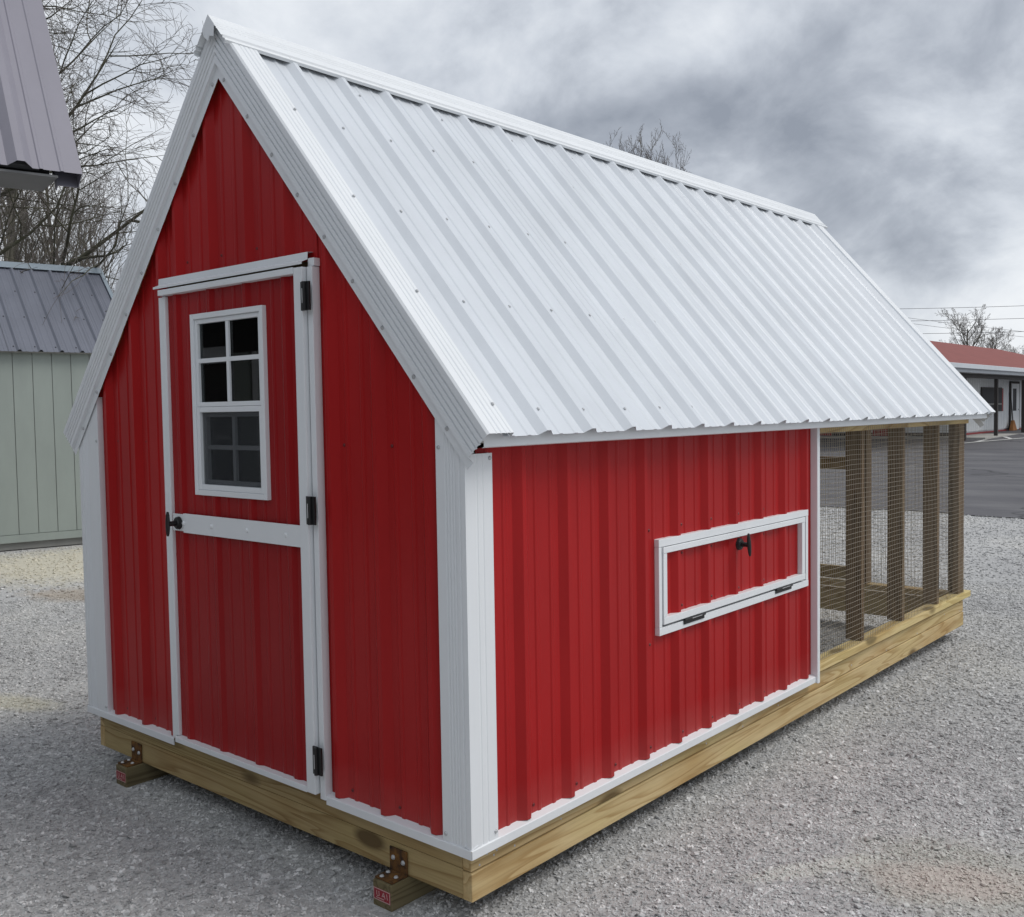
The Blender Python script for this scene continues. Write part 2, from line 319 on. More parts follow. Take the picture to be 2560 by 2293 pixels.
# asphalt lot with an uneven near edge
mb = MB(); rng = random.Random(5)
ex = [-60, -40, -25] + [-16+.5*i for i in range(60)] + [20, 40, 70]
edge = [12.15-.16*x*.5+(.10*math.sin(x*1.7)+.07*math.sin(x*4.1+1)+rng.uniform(-.05, .05)) if -16 <= x <= 14 else 12.6-.1*x*.5 for x in ex]
rows = [0, 1.5, 5, 12, 18, 24, 27.5, 70]
for x, e in zip(ex, edge):
    for r_ in rows:
        y = e+r_ if r_ < 27 else (39.5 if r_ < 30 else 90)
        mb.v.append((x, y, float(gz(x, y))+.012))
nr = len(rows)
mb.f = [(i*nr+j, (i+1)*nr+j, (i+1)*nr+j+1, i*nr+j+1) for i in range(len(ex)-1) for j in range(nr-1)]
lot = mb.build('parking_lot', ASPH); tag(lot, 'dark grey asphalt parking lot beyond the gravel', 'parking lot', kind='structure')

# ------------------------------------------------------------------ the coop
W, L = 2.2846, 4.7863
XR = -W/2; ZR, ZE, XE = 2.860, 1.40, .1255                    # ridge line and eave edge of the panel plane
SL = (ZR-ZE)/(XE-XR); TH = math.atan(SL); SLEN = math.hypot(XE-XR, ZR-ZE)
YF, YB, YP = -.052, 4.965, 2.4329
coop = empty('chicken_coop', (XR, L/2, G), 'red and white metal chicken coop with wire mesh run on a timber base', 'chicken coop')
def part(m, name, mat, p=None, **k): return m.build(name, mat, p or coop, **k)
# --- base timbers
part(MB().box((-.038, .0, 0), (0, L, .089)), 'board', WD[1], bevel=.003)
part(MB().box((-.038, .001, .0925), (-.003, L, .165)), 'board', WD[1], bevel=.003)
part(MB().box((-W, 0, 0), (-W+.038, L, .089)), 'board', WD[1], bevel=.002)
part(MB().box((-W+.001, .001, .091), (-W+.038, L, .165)), 'board', WD[1], bevel=.002)
part(MB().box((-W+.0385, .001, 0), (-.0385, .038, .094)), 'board', WDF[0], bevel=.002)
part(MB().box((-W+.0385, .000, .096), (-.0385, .038, .165)), 'board', WDF[0], bevel=.002)
part(MB().box((-W+.0385, L-.038, 0), (-.0385, L, .165)), 'board', WD[0], bevel=.002)
part(MB().box((-W+.04, .04, .145), (-.04, YP-.02, .165)), 'floor', PLY)
for i in range(1, 6):
    part(MB().box((-W+.04, .4*i, .01), (-.04, .4*i+.038, .143)), 'joist', WD[0])
m = MB(); rg = random.Random(2)
for y in (.03, .047, .066, .10, .115, .20, .44, .74, 1.05, 1.4, 1.72, 2.05, 2.5, 2.9, 3.4, 3.9, 4.4, 4.70): m.dome((-.003, y+rg.uniform(-.01, .01), rg.uniform(.100, .135)), (1, 0, 0), .0042, .5, 6)
part(m, 'nail_heads', STEEL)['kind'] = 'stuff'
# skids and their brackets
def skid(xc):
    s = part(MB().box((xc-.042, -.078, G-.03), (xc+.045, L+.15, -.003)), 'skid', WSK, bevel=.004)
    b = MB()
    x0, x1 = xc-.040, xc+.040
    b.box((x0, -.070, -.0025), (x1, -.001, .003)); b.box((x0, -.006, .0032), (x1, -.0005, .078))
    b.build('bracket', RUST, s, bevel=.001)
    for (px, pz) in ((xc-.022, .046), (xc+.024, .040)):
        MB().dome((px, -.006, pz), (0, -1, 0), .0085, .9, 8).build('bolt', STEEL, s)
    for (px, py) in ((xc-.026, -.026), (xc+.022, -.036), (xc-.02, -.058)):
        MB().dome((px, py, .003), (0, 0, 1), .0078, .9, 8).build('bolt', STEEL, s)
    lab = MB().box((xc-.037, -.0792, -.064), (xc+.040, -.0782, -.026)).build('label', LABEL, s, label='red label with pale border on the skid end')
    e = MB(); y = -.0798
    for a, c in (((xc-.037, -.064), (xc+.040, -.0615)), ((xc-.037, -.0285), (xc+.040, -.026)), ((xc-.037, -.0614), (xc-.0345, -.0286)), ((xc+.0375, -.0614), (xc+.040, -.0286))):
        e.box((a[0], y, a[1]), (c[0], y+.0006, c[1]))
    # printed strokes
    for pa, pb in (((-.022, -.034), (-.022, -.048)), ((-.021, -.05), (-.013, -.050)), ((-.012, -.034), (-.010, -.049)), ((.002, -.049), (.010, -.034)), ((.010, -.034), (.017, -.052)), ((.006, -.045), (.013, -.045)), ((.024, -.034), (.028, -.052)), ((-.025, -.056), (.012, -.056))):
        a = Vector((xc+pa[0], y, pa[1])); c = Vector((xc+pb[0], y, pb[1])); d = (c-a); n = Vector((-d.z, 0, d.x)).normalized()*.0028
        e.obox(a-n*.5, d, n, (0, .0005, 0))
    e.build('print', PINK, s)
skid(-.318); skid(-1.960)

# --- wall linings (timber frame and sheathing behind the steel)
rl = lambda x, d=0: ZR-abs(x-XR)*SL-d/math.cos(TH)
mb = MB()
prof = [(-W+.01, .166), (-.01, .166), (-.01, rl(-.01, .03)), (XR, rl(XR, .03)), (-W+.01, rl(-W+.01, .03))]
def cutwall(y0, y1, mat, name):
    """gable wall lining with the window opening left free"""
    m = MB(); hx0, hx1, hz0, hz1 = -1.352, -.926, 1.190, 1.838
    def quad(p): 
        n = len(p); m.add([(x, y0, z) for x, z in p]+[(x, y1, z) for x, z in p], [tuple(range(n)), tuple(range(2*n-1, n-1, -1))]+[(i, n+i, n+(i+1) % n, (i+1) % n) for i in range(n)])
    x0, x1 = -W+.012, -.012
    quad([(x0, .167), (hx0, .167), (hx0, rl(hx0, .03)), (x0, rl(x0, .03))])
    quad([(hx1, .167), (x1, .167), (x1, rl(x1, .03)), (hx1, rl(hx1, .03))])
    quad([(hx0+.001, .167), (hx1-.001, .167), (hx1-.001, hz0), (hx0+.001, hz0)])
    quad([(hx0+.001, hz1), (hx1-.001, hz1), (hx1-.001, rl(hx1, .03)), (XR, rl(XR, .03)), (hx0+.001, rl(hx0, .03))])
    return part(m, name, mat)
cutwall(.004, .03, PLY, 'gable_sheathing')
part(MB().box((-.030, .032, .167), (-.004, YP-.03, ZE-.04)), 'side_sheathing', PLY)
part(MB().box((-W+.004, .032, .167), (-W+.030, YP-.03, ZE-.04)), 'side_sheathing', PLY)
m = MB(); p = [(-W+.032, .167), (-.032, .167), (-.032, rl(-.032, .03)), (XR, rl(XR, .03)), (-W+.032, rl(-W+.032, .03))]; n = 5
m.add([(x, YP-.03, z) for x, z in p]+[(x, YP-.012, z) for x, z in p], [tuple(range(n)), tuple(range(2*n-1, n-1, -1))]+[(i, n+i, n+(i+1) % n, (i+1) % n) for i in range(n)])
part(m, 'partition_wall', PLY)
# inside: roost bars and nest shelf glimpsed through the window
part(MB().box((-W+.05, 1.2, .75), (-.05, 1.24, .80)), 'roost_bar', WDY[0]); part(MB().box((-W+.05, 1.7, 1.0), (-.05, 1.74, 1.05)), 'roost_bar', WDY[0])
part(MB().box((-1.62, .30, 1.36), (-1.05, .32, 1.47)), 'inner_rail', WDY[0])

# --- steel siding, front gable
FY = -.009                                                    # face of the flats; ribs rise towards -y
ZS = .186
top = lambda x: rl(x, .075)
def front(x0, x1, c0, v0, v1, FY=FY):
    if x0 < XR < x1:
        a = ribbed(x0, XR, c0, (0, FY, 0), (1, 0, 0), (0, 0, 1), (0, -1, 0), v0, v1); b = ribbed(XR, x1, c0, (0, FY, 0), (1, 0, 0), (0, 0, 1), (0, -1, 0), v0, v1)
        a.add(b.v, b.f); return a
    return ribbed(x0, x1, c0, (0, FY, 0), (1, 0, 0), (0, 0, 1), (0, -1, 0), v0, v1)
part(front(-2.262, -1.578, -2.0765, ZS, top), 'siding_panel', RED, solid=.0012)
part(front(-1.585, -.640, -.115, 1.985, top, FY-.001), 'siding_panel', RED, solid=.0012)
part(front(-.644, -.02, -.130, ZS, top), 'siding_panel', RED, solid=.0012)
# --- side siding: three lapped panels
SX = .009
HY0, HY1, HZ0, HZ1 = 1.018, 2.280, .646, .970               # opening behind the nest flap
def side_piece(m, y0, y1, z0, z1, lap):
    q = ribbed(y0, y1, .236, (SX+lap, 0, 0), (0, 1, 0), (0, 0, 1), (1, 0, 0), z0, z1); m.add(q.v, q.f)
ZT_ = ZE-.035
for lap, pcs in ((.0006, ((.02, .935, ZS+.002, ZT_),)), (0, ((.9345, HY0, ZS+.002, ZT_), (HY0, 1.85, ZS+.002, HZ0), (HY0, 1.85, HZ1, ZT_))), (.0006, ((1.8495, HY1, ZS+.002, HZ0), (1.8495, HY1, HZ1, ZT_), (HY1, 2.366, ZS+.002, ZT_)))):
    m = MB()
    for q in pcs: side_piece(m, *q, lap)
    part(m, 'siding_panel', RED, solid=.0012)
part(ribbed(.02, 2.415, .236, (-W-.009, 0, 0), (0, 1, 0), (0, 0, 1), (-1, 0, 0), ZS, ZE-.03), 'siding_panel', RED, solid=.0012)
# --- corner trims with pressed flutes
def flute(u0, u1, cs, d=.0035, w_=.0045):
    pts = [(u0, 0)]
    for c in cs: pts += [(c-w_, 0), (c-w_*.25, -d), (c+w_*.25, -d), (c+w_, 0)]
    return pts+[(u1, 0)]
def corner(sx):
    fw_ = .118 if sx > 0 else .178; sw_ = .1185
    x = .0335 if sx > 0 else -W-.0335; m = MB()
    top_f, top_s = 1.345, ZE-.05
    fl = [.022, .042, .053, .066, .078]
    prof = [(-(u)*sx, w_) for u, w_ in flute(.0, fw_, fl)]
    n_ = len(prof); lo = [(u+x, -.0335-w_, .183) for u, w_ in prof]; hi = [(u+x, -.0335-w_, min(1.62, rl(max(-W-.03, min(.03, u+x)), .085))) for u, w_ in prof]
    m.add(lo+hi, [(i, i+1, n_+i+1, n_+i) for i in range(n_-1)])
    prof = flute(.0, sw_, [.05, .075], .0015)
    m.sweep(prof, (x, -.0335, .183), (x, -.0335, top_s), (0, 1, 0), (sx, 0, 0))
    # returns to the wall
    m.add([(x-fw_*sx, -.0335, .183), (x-fw_*sx, -.0335, rl(x-fw_*sx, .10)), (x-fw_*sx, -.008, rl(x-fw_*sx, .10)), (x-fw_*sx, -.008, .183)], [(0, 1, 2, 3)])
    m.add([(x, sw_-.0335, .183), (x, sw_-.0335, top_s), (.008 if sx > 0 else -W-.008, sw_-.0335, top_s), (.008 if sx > 0 else -W-.008, sw_-.0335, .183)], [(0, 1, 2, 3)])
    part(m, 'corner_trim', WHT)
corner(1); corner(-1)
# --- base trim: sloped ledge and face, mitred at the corners
def jtrim(a, b, out):
    m = MB(); o = Vector(out)
    m.sweep([(.006, .032), (.036, .024), (.038, .022), (.038, -.004), (.0345, -.004), (.0345, .018)], a, b, out, (0, 0, 1)); return m
ZJ = .158
part(jtrim((-W-.036, 0, ZJ), (-1.596, 0, ZJ), (0, -1, 0)), 'base_trim', WHT, solid=.0008)
part(jtrim((-.634, 0, ZJ), (.036, 0, ZJ), (0, -1, 0)), 'base_trim', WHT, solid=.0008)
part(jtrim((0, -.036, ZJ), (0, 2.380, ZJ), (1, 0, 0)), 'base_trim', WHT, solid=.0008)
part(jtrim((-W, -.036, ZJ), (-W, 2.43, ZJ), (-1, 0, 0)), 'base_trim', WHT, solid=.0008)
# --- end trim where the siding stops at the run
part(MB().box((.006, 2.367, .15), (.046, 2.3735, ZE-.022)).box((.040, 2.3736, .148), (.0465, 2.394, ZE-.022)).box((-.01, 2.388, .165), (.0398, 2.394, ZE-.03)), 'end_trim', WHT, bevel=.001)

# --- roof
for sx in (1, -1):
    eav = Vector((XR+sx*(XE-XR), 0, ZE)); ev = Vector((-sx*math.cos(TH), 0, math.sin(TH))); en = Vector((sx*math.sin(TH), 0, math.cos(TH)))
    # deck
    o = eav+ev*.07-en*.014; part(MB().obox(o+Vector((0, YF+.02, 0)), ev*(SLEN-.078), Vector((0, YB-YF-.04, 0)), -en*.014), 'roof_deck', PLY)
    ys_ = [YF+.035]+[.1135+.9144*k for k in range(1, 6)]+[YB-.03]
    for k in range(6):
        o = ribbed(ys_[k], ys_[k+1]+(.012 if k < 5 else 0), .226, eav+en*(.0007*(k % 2)), (0, 1, 0), ev, en, 0, SLEN-.004)
        part(o, 'roof_panel', ROOF, solid=.0011)
    # drip edge under the panel ends
    m = MB(); q = eav+ev*.036-en*.008
    m.sweep([(0, -.002), (.002, -.008), (.004, -.050), (-.004, -.053)], q+Vector((0, YF+.03, 0)), q+Vector((0, YB-.04, 0)), (sx, 0, 0), (0, 0, 1)); part(m, 'drip_edge', WHT, solid=.001)
    part(MB().box((0+(-.002 if sx > 0 else -W+.002), .0, ZE-.010), (eav.x-sx*.030, YB-.06, ZE-.018)), 'soffit', WHT)
    # rake trims, front and rear: flutes on top, fluted fascia, return, screw flange
    for yy, s in ((YF, 1), (YB, -1)):
        a = eav-ev*.004+en*.0215; b = Vector((XR, 0, ZR))+en*.0215+Vector((0, 0, 0)); b = a+ev*(SLEN+.004+.0215*math.tan(TH)-.001)
        fd = .104
        # in (along-y, along-normal) profile
        pr = [(s*.112, -.0205), (s*.110, 0)]
        for c in (.095, .075, .055, .035): pr += [(s*(c+.004), 0), (s*(c+.001), -.0022), (s*(c-.001), -.0022), (s*(c-.004), 0)]
        pr += [(s*.006, 0), (s*.0, -.006)]
        for c in (.030, .048, .066, .084): pr += [(0, -c+.005), (s*.0065, -c+.002), (s*.0065, -c-.001), (0, -c-.003)]
        pr += [(0, -fd), (s*.012, -fd-.002), (s*.012, -fd-.034)]
        n_ = len(pr); A = [a+Vector((0, yy+u, 0))+en*q for u, q in pr]
        # mitre at the ridge plane x = XR, plumb-ish cut at the eave
        B = []
        for u, q in pr:
            p0 = a+en*q; t = (XR-p0.x)/ev.x; B.append(p0+ev*t+Vector((0, yy+u, 0)))
        A = []
        for u, q in pr:
            cut = 0 if q > -.02 else (.0 if q > -fd-.001 else -.018)
            A.append(a+en*q+ev*cut+Vector((0, yy+u, 0)))
        m = MB(); m.add(A+B, [(i, i+1, n_+i+1, n_+i) for i in range(n_-1)])
        part(m, 'rake_trim', WHT, solid=.0008)
    # sub-fascia timber closing the overhang
    for yy, yb in ((YF+.006, -.006), (L+.005, YB-.006)):
        m = MB(); q = eav-en*.016+ev*.03; m.obox(q+Vector((0, yy, 0)), ev*(SLEN-.06), Vector((0, yb-yy, 0)), -en*.06); part(m, 'rake_board', WD[1])
# ridge cap
m = MB(); cw = .150; ap = Vector((XR, 0, ZR+.035)); pr = []
for sx in (1, -1):
    ev = Vector((sx*math.cos(TH), -math.sin(TH))); en = Vector((sx*math.sin(TH), math.cos(TH)))
    seq = [(.0, 0), (.012, 0), (.016, -.002), (.020, 0)]
    for c in (.045, .06, .075): seq += [(c-.004, 0), (c-.001, -.002), (c+.001, -.002), (c+.004, 0)]
    seq += [(.118, 0), (.124, .006), (.130, 0), (cw-.014, 0), (cw-.010, .005), (cw, .003), (cw+.003, -.008)]
    pts = [ev*a_+en*b_ for a_, b_ in seq]; pts = [(q.x, q.y) for q in pts]
    pr = pr+pts[1:] if sx > 0 else [q for q in reversed(pts)]+[]+pr if False else (pr+pts[1:] if sx > 0 else pts[::-1][:-1]+[(0, 0)]+pr)
m.sweep(pr, ap+Vector((0, YF-.022, 0)), ap+Vector((0, YB+.075, 0)), (1, 0, 0), (0, 0, 1)); part(m, 'ridge_cap', WHT, solid=.001)
# folded end plate of the cap over the gable
m = MB(); y = YF-.0235
pe = [(XR, ZR+.036), (XR+.036, ZR+.036-.036*SL), (XR+.030, ZR-.048), (XR+.006, ZR-.040), (XR-.004, ZR-.056), (XR-.028, ZR-.036), (XR-.040, ZR+.036-.040*SL)]
m.add([(x, y, z) for x, z in pe]+[(x, y+.002, z) for x, z in pe], [tuple(range(7)), tuple(range(13, 6, -1))]+[(i, 7+i, 7+(i+1) % 7, (i+1) % 7) for i in range(7)]); part(m, 'ridge_end_plate', WHT)

# --- screws: hundreds of heads a few millimetres wide, joined by place
def scr(m, p, n, r=.0058): m.dome(p, n, r, .85, 7)
ev = Vector((-math.cos(TH), 0, math.sin(TH))); en = Vector((math.sin(TH), 0, math.cos(TH))); eav = Vector((XE, 0, ZE))
m = MB(); rg = random.Random(8)
for row in (.10, .57, 1.02, 1.47):
    for k in range(-1, 21):
        y = .226+k*PITCH+.052+rg.uniform(-.006, .006)
        if y > YB-.1 or y < YF+.06: continue
        h = .002 if k >= 0 else .024
        scr(m, eav+ev*(row+rg.uniform(-.006, .006))+en*h+Vector((0, y, 0)), en)
for k in range(0, 21):
    if k % 2 == 0: scr(m, Vector((XR, .226+k*PITCH-.02, ZR+.035))+Vector((math.cos(TH), 0, -math.sin(TH)))*.140+en*.001, en)
    else: scr(m, eav+ev*(SLEN-.19)+en*.002+Vector((0, .226+k*PITCH+.06, 0)), en, .005)
s_ = part(m, 'roof_screws', STEEL); s_['kind'] = 'stuff'
m = MB()
for sx in (1, -1):
    e2 = Vector((XR+sx*(XE-XR), 0, ZE)); v2 = Vector((-sx*math.cos(TH), 0, math.sin(TH))); n2_ = Vector((sx*math.sin(TH), 0, math.cos(TH)))
    for t_ in np.linspace(.12, SLEN-.17, 9): scr(m, e2+v2*t_+n2_*(.0215-.121)+Vector((0, YF+.0115, 0)), (0, -1, 0), .0075)
for x, z in ((-.072, 1.37), (-.072, .206), (-W+.130, 1.37), (-W+.130, .206)): scr(m, (x, -.0335, z), (0, -1, 0), .007)
for z in (1.335, .205): scr(m, (.0335, .074, z), (1, 0, 0), .007)
s_ = part(m, 'trim_screws', STEEL); s_['kind'] = 'stuff'
m = MB()
for c in (-2.01, -1.78, -.30, -.53):
    for z in (.22, 1.37): scr(m, (c, FY, z), (0, -1, 0), .006)
for c in (-.98, -1.2, -1.43): scr(m, (c, FY, 2.06), (0, -1, 0), .006)
for k in range(10):
    y = .236+k*PITCH+.046
    for z in (.215, .60, 1.025):
        if z != .6 or y < 1.0 or y > 2.33: 
            if z == 1.025 and y < .95: continue
            if z == .6 and y < .95: continue
            scr(m, (SX+.0008, y, z), (1, 0, 0), .006)
for z in (.67, .95): scr(m, (SX, .945, z), (1, 0, 0), .006); scr(m, (SX, 2.305, z), (1, 0, 0), .006)
s_ = part(m, 'siding_screws', REDSCREW); s_['kind'] = 'stuff'

# --- door in the gable
DY = -.030
m = MB()
WX0, WX1, WZ0, WZ1 = -1.369, -.909, 1.173, 1.854                # outer window frame
for a_, b_, c_, d_ in ((-1.562, WX0+.010, .196, 1.948), (WX0+.010, WX1-.010, .196, WZ0+.012), (WX0+.010, WX1-.010, WZ1-.012, 1.948), (WX1-.010, -.700, .196, 1.948)):
    q = ribbed(a_, b_, -.11, (0, DY, 0), (1, 0, 0), (0, 0, 1), (0, -1, 0), c_, d_, h=.010, bw=.028, mh=.0018); m.add(q.v, q.f)
door = part(m, 'door', REDD, solid=.0012, label='red ribbed door with white trim and a small sash window')
def dpart(m, name, mat, **k): return m.build(name, mat, door, **k)
dpart(MB().box((-1.556, DY+.003, .198), (WX0+.012, -.011, 1.945)).box((WX1-.012, DY+.003, .198), (-.702, -.011, 1.945)).box((WX0+.0125, DY+.003, .198), (WX1-.0125, -.011, WZ0+.014)).box((WX0+.0125, DY+.003, WZ1-.014), (WX1-.0125, -.011, 1.945)), 'core', PLY)
dpart(MB().box((-.714, -.058, .184), (-.667, -.012, 1.960)), 'stile', WHT, bevel=.003)
dpart(MB().box((-1.564, -.044, .205), (-1.546, -.014, 1.938)), 'stile', WHT, bevel=.002)
dpart(MB().box((-1.570, -.060, 1.940), (-.7145, -.020, 1.962)), 'top_rail', WHT, bevel=.002)
dpart(MB().box((-1.552, -.058, .182), (-.7145, -.012, .2035)), 'bottom_rail', WHT, bevel=.002)
dpart(MB().box((-1.450, -.0525, 1.023), (-.7145, -.0425, 1.0965)).box((-1.530, -.0485, 1.027), (-1.4505, -.0425, 1.0925)), 'brace', WHT, bevel=.001)
for x in (-1.445, -1.255, -1.03, -.80): dpart(MB().dome((x, -.0525, 1.060), (0, -1, 0), .0085, .9, 10), 'screw', WHT)
# window
def ring(m, x0, x1, z0, z1, w_, y0, y1):
    m.box((x0, y0, z0), (x0+w_, y1, z1)); m.box((x1-w_, y0, z0), (x1, y1, z1)); m.box((x0+w_, y0+.0006, z0), (x1-w_, y1, z0+w_)); m.box((x0+w_, y0+.0006, z1-w_), (x1-w_, y1, z1))
GS = paint('dimmed_sash', (.33, .35, .37), .5, .03)  # dimming behind the insect screen put into the sash colour
ZM = 1.505
m = MB(); ring(m, WX0, WX1, WZ0, WZ1, .020, -.047, -.012); dpart(m, 'window_frame', WHT, bevel=.0015)
m = MB(); ring(m, WX0+.0205, WX1-.0205, ZM+.001, WZ1-.0205, .017, -.040, -.015); dpart(m, 'upper_sash', WHT, bevel=.002)
m = MB(); ring(m, WX0+.0205, WX1-.0205, WZ0+.0205, ZM, .020, -.043, -.018); dpart(m, 'screen_frame', WHT, bevel=.002)
m = MB(); ring(m, WX0+.0415, WX1-.0415, WZ0+.0415, ZM-.021, .016, -.024, -.006); dpart(m, 'lower_sash', GS)
WC = (WX0+WX1)/2
dpart(MB().box((WC-.0085, -.038, ZM+.0185), (WC+.0085, -.030, WZ1-.038)), 'muntin', WHT); dpart(MB().box((WX0+.038, -.037, 1.670), (WX1-.038, -.031, 1.686)), 'muntin', WHT)
dpart(MB().box((WC-.0085, -.022, WZ0+.058), (WC+.0085, -.010, ZM-.0375)), 'muntin', GS); dpart(MB().box((WX0+.058, -.021, 1.346), (WX1-.058, -.011, 1.362)), 'muntin', GS)
dpart(MB().box((WX0+.0378, -.0285, ZM+.0183), (WX1-.0378, -.0255, WZ1-.0378)), 'pane', GLASS); dpart(MB().box((WX0+.0578, -.0085, WZ0+.0578), (WX1-.0578, -.0065, ZM-.0373)), 'pane', GLASS)
dpart(MB().add([(WX0+.041, -.030, WZ0+.041), (WX1-.041, -.030, WZ0+.041), (WX1-.041, -.030, ZM-.0205), (WX0+.041, -.030, ZM-.0205)], [(0, 1, 2, 3)]), 'insect_screen', SCREEN)
# handle and hinges
def tee(m, p, n, u, s=1.0):
    """round escutcheon, stem and T bar along u"""
    p, n, u = map(Vector, (p, n, u)); m.cyl(p, p+n*.010, .026*s, 20, .024*s); m.cyl(p+n*.010, p+n*.016, .020*s, 16, .017*s); m.cyl(p+n*.016, p+n*.046, .010*s, 12)
    q = n.cross(u)
    a = p+n*.044; sec = [(-1, .55), (-.75, .9), (-.3, 1.15), (.3, 1.15), (.75, .9), (1, .55)]; vs = []
    for t, k in sec:
        c = a+u*t*.048*s; vs += [c+q*.009*k*math.cos(x)+n*(.007*k*math.sin(x)+.004) for x in [2*math.pi*i/8 for i in range(8)]]
    m.add(vs, [(l*8+i, l*8+(i+1) % 8, (l+1)*8+(i+1) % 8, (l+1)*8+i) for l in range(5) for i in range(8)]+[tuple(range(8))[::-1], tuple(range(40, 48))])
m = MB(); tee(m, (-1.486, -.049, 1.058), (0, -1, 0), Vector((.04, 0, 1)).normalized(), .98); dpart(m, 'handle', BLK, smooth=False)
for zc_ in (1.861, 1.153, .308):
    m = MB().box((-.668, -.0645, zc_-.047), (-.6225, -.0585, zc_+.047)); m.cyl((-.6465, -.067, zc_-.047), (-.6465, -.067, zc_+.047), .0075, 10)
    h_ = m.build('hinge', BLK, door); MB().box((-.6485, -.0758, zc_-.024), (-.6445, -.0748, zc_+.024)).build('hinge_pin', STEEL, door)
# jambs and header on the wall
part(MB().box((-1.594, -.043, .192), (-1.5645, -.010, 1.936)), 'door_jamb', WHT, bevel=.002)
part(MB().box((-.6610, -.042, .168), (-.634, -.010, 1.960)), 'door_jamb', WHT, bevel=.002)
m = MB(); m.sweep([(.010, .060), (.0345, .058), (.0360, .034), (.060, .024), (.060, .016), (.058, .016)], (-1.602, 0, 1.952), (-.664, 0, 1.952), (0, -1, 0), (0, 0, 1))
part(m, 'door_header', WHT, solid=.001)
part(MB().box((-.664, -.034, 1.962), (-.632, -.010, 1.988)), 'door_header_return', WHT)

# --- nest door in the long side
X0, X1 = .004, .0325
y0, y1, z0, z1, fw = 1.001, 2.297, .628, .988, .029
part(MB().box((X0, y0, z1-fw), (X1, y1, z1)), 'nest_frame_rail', WHT, bevel=.0015)
part(MB().box((X0, y0, z0), (X1, y1, z0+.029)), 'nest_frame_rail', WHT, bevel=.0015)
part(MB().box((X0, y0+.001, z0+.0295), (X1-.001, y0+.021, z1-fw-.0005)), 'nest_frame_stile', WHT, bevel=.0015)
part(MB().box((X0, y1-.024, z0+.0295), (X1-.001, y1-.001, z1-fw-.0005)), 'nest_frame_stile', WHT, bevel=.0015)
nest = part(ribbed(1.030, 2.262, .236, (.010, 0, 0), (0, 1, 0), (0, 0, 1), (1, 0, 0), .672, .950, h=.019), 'nest_door', RED, solid=.0012, label='red flap door with white border low on the long wall')
for a, b in (((1.025, .9340), (2.2535, .9565)), ((1.026, .6665), (2.2535, .6935))): MB().box((.006, a[0], a[1]), (.0375, b[0], b[1])).build('border', WHT, nest, bevel=.0015)
MB().box((.006, 1.0265, .694), (.0360, 1.052, .9335)).build('border', WHT, nest, bevel=.0015); MB().box((.006, 2.2225, .694), (.0360, 2.2525, .9335)).build('border', WHT, nest, bevel=.0015)
m = MB(); tee(m, (.029, 1.622, .902), (1, 0, 0), Vector((0, -.15, 1)).normalized(), 1.0); m.build('handle', BLK, nest)
for a, b in ((1.170, 1.324), (1.950, 2.109)):
    m = MB().box((.0330, a, .643), (.0360, b, .6575)); m.cyl((.0385, a, .6605), (.0385, b, .6605), .0050, 8); m.build('hinge', BLK, nest)
    MB().box((.0430, a+.05, .6595), (.0440, b-.03, .6620)).build('hinge_pin', STEEL, nest)
m = MB()
for k in range(4, 9):
    y = .236+k*PITCH+.046
    for z in (.712, .915): m.dome((.0104, y, z), (1, 0, 0), .0055, .8, 7)
m.build('flap_screws', REDSCREW, nest)['kind'] = 'stuff'

# --- the run: studs, plates, wire
ZT = ZE-.062
part(MB().box((-.062, 2.396, .183), (.022, 4.868, .2215)), 'sill', WDY[1], bevel=.003)
part(MB().box((-.052, 2.397, .1655), (-.014, 4.80, .1828)), 'sill_packer', WD[1])
part(MB().box((-.089, 2.397, ZT), (.004, 4.86, ZT+.038)), 'top_plate', WD[1], bevel=.002)
part(MB().box((-W-.022, 2.448, .183), (-W+.062, 4.868, .2215)), 'sill', WD[1], bevel=.003)
part(MB().box((-W-.004, 2.449, ZT), (-W+.089, 4.86, ZT+.038)), 'top_plate', WD[1], bevel=.002)
ZL, ZH = .2220, ZT-.0005
for y in (3.031, 3.640, 4.250):
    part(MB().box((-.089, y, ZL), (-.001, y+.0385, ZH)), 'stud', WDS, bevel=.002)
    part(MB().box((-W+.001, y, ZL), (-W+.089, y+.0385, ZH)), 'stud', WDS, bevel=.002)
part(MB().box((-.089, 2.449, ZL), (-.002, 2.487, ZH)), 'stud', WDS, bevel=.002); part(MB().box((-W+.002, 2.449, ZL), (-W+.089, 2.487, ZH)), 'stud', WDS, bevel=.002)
# end wall with its door
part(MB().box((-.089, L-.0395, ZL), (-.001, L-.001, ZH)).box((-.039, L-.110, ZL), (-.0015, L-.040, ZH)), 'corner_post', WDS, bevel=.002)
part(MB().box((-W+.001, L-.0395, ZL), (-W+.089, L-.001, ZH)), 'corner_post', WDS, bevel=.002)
part(MB().box((-W+.0625, L-.088, .183), (-.0625, L+.001, .2215)), 'sill', WD[0], bevel=.003)
for x in (-.655, -1.62):
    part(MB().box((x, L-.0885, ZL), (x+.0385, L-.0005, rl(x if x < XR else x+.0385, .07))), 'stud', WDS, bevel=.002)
part(MB().box((-1.58, L-.089, 2.03), (-.656, L, 2.07)), 'header', WD[0])
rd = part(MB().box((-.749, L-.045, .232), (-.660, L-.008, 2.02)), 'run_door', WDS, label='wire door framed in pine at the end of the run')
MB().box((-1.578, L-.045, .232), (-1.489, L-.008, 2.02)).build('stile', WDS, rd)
for z in (.205+.03, 1.017, 1.93): MB().box((-1.488, L-.0445, z), (-.750, L-.0085, z+.087)).build('rail', WDF[0], rd)
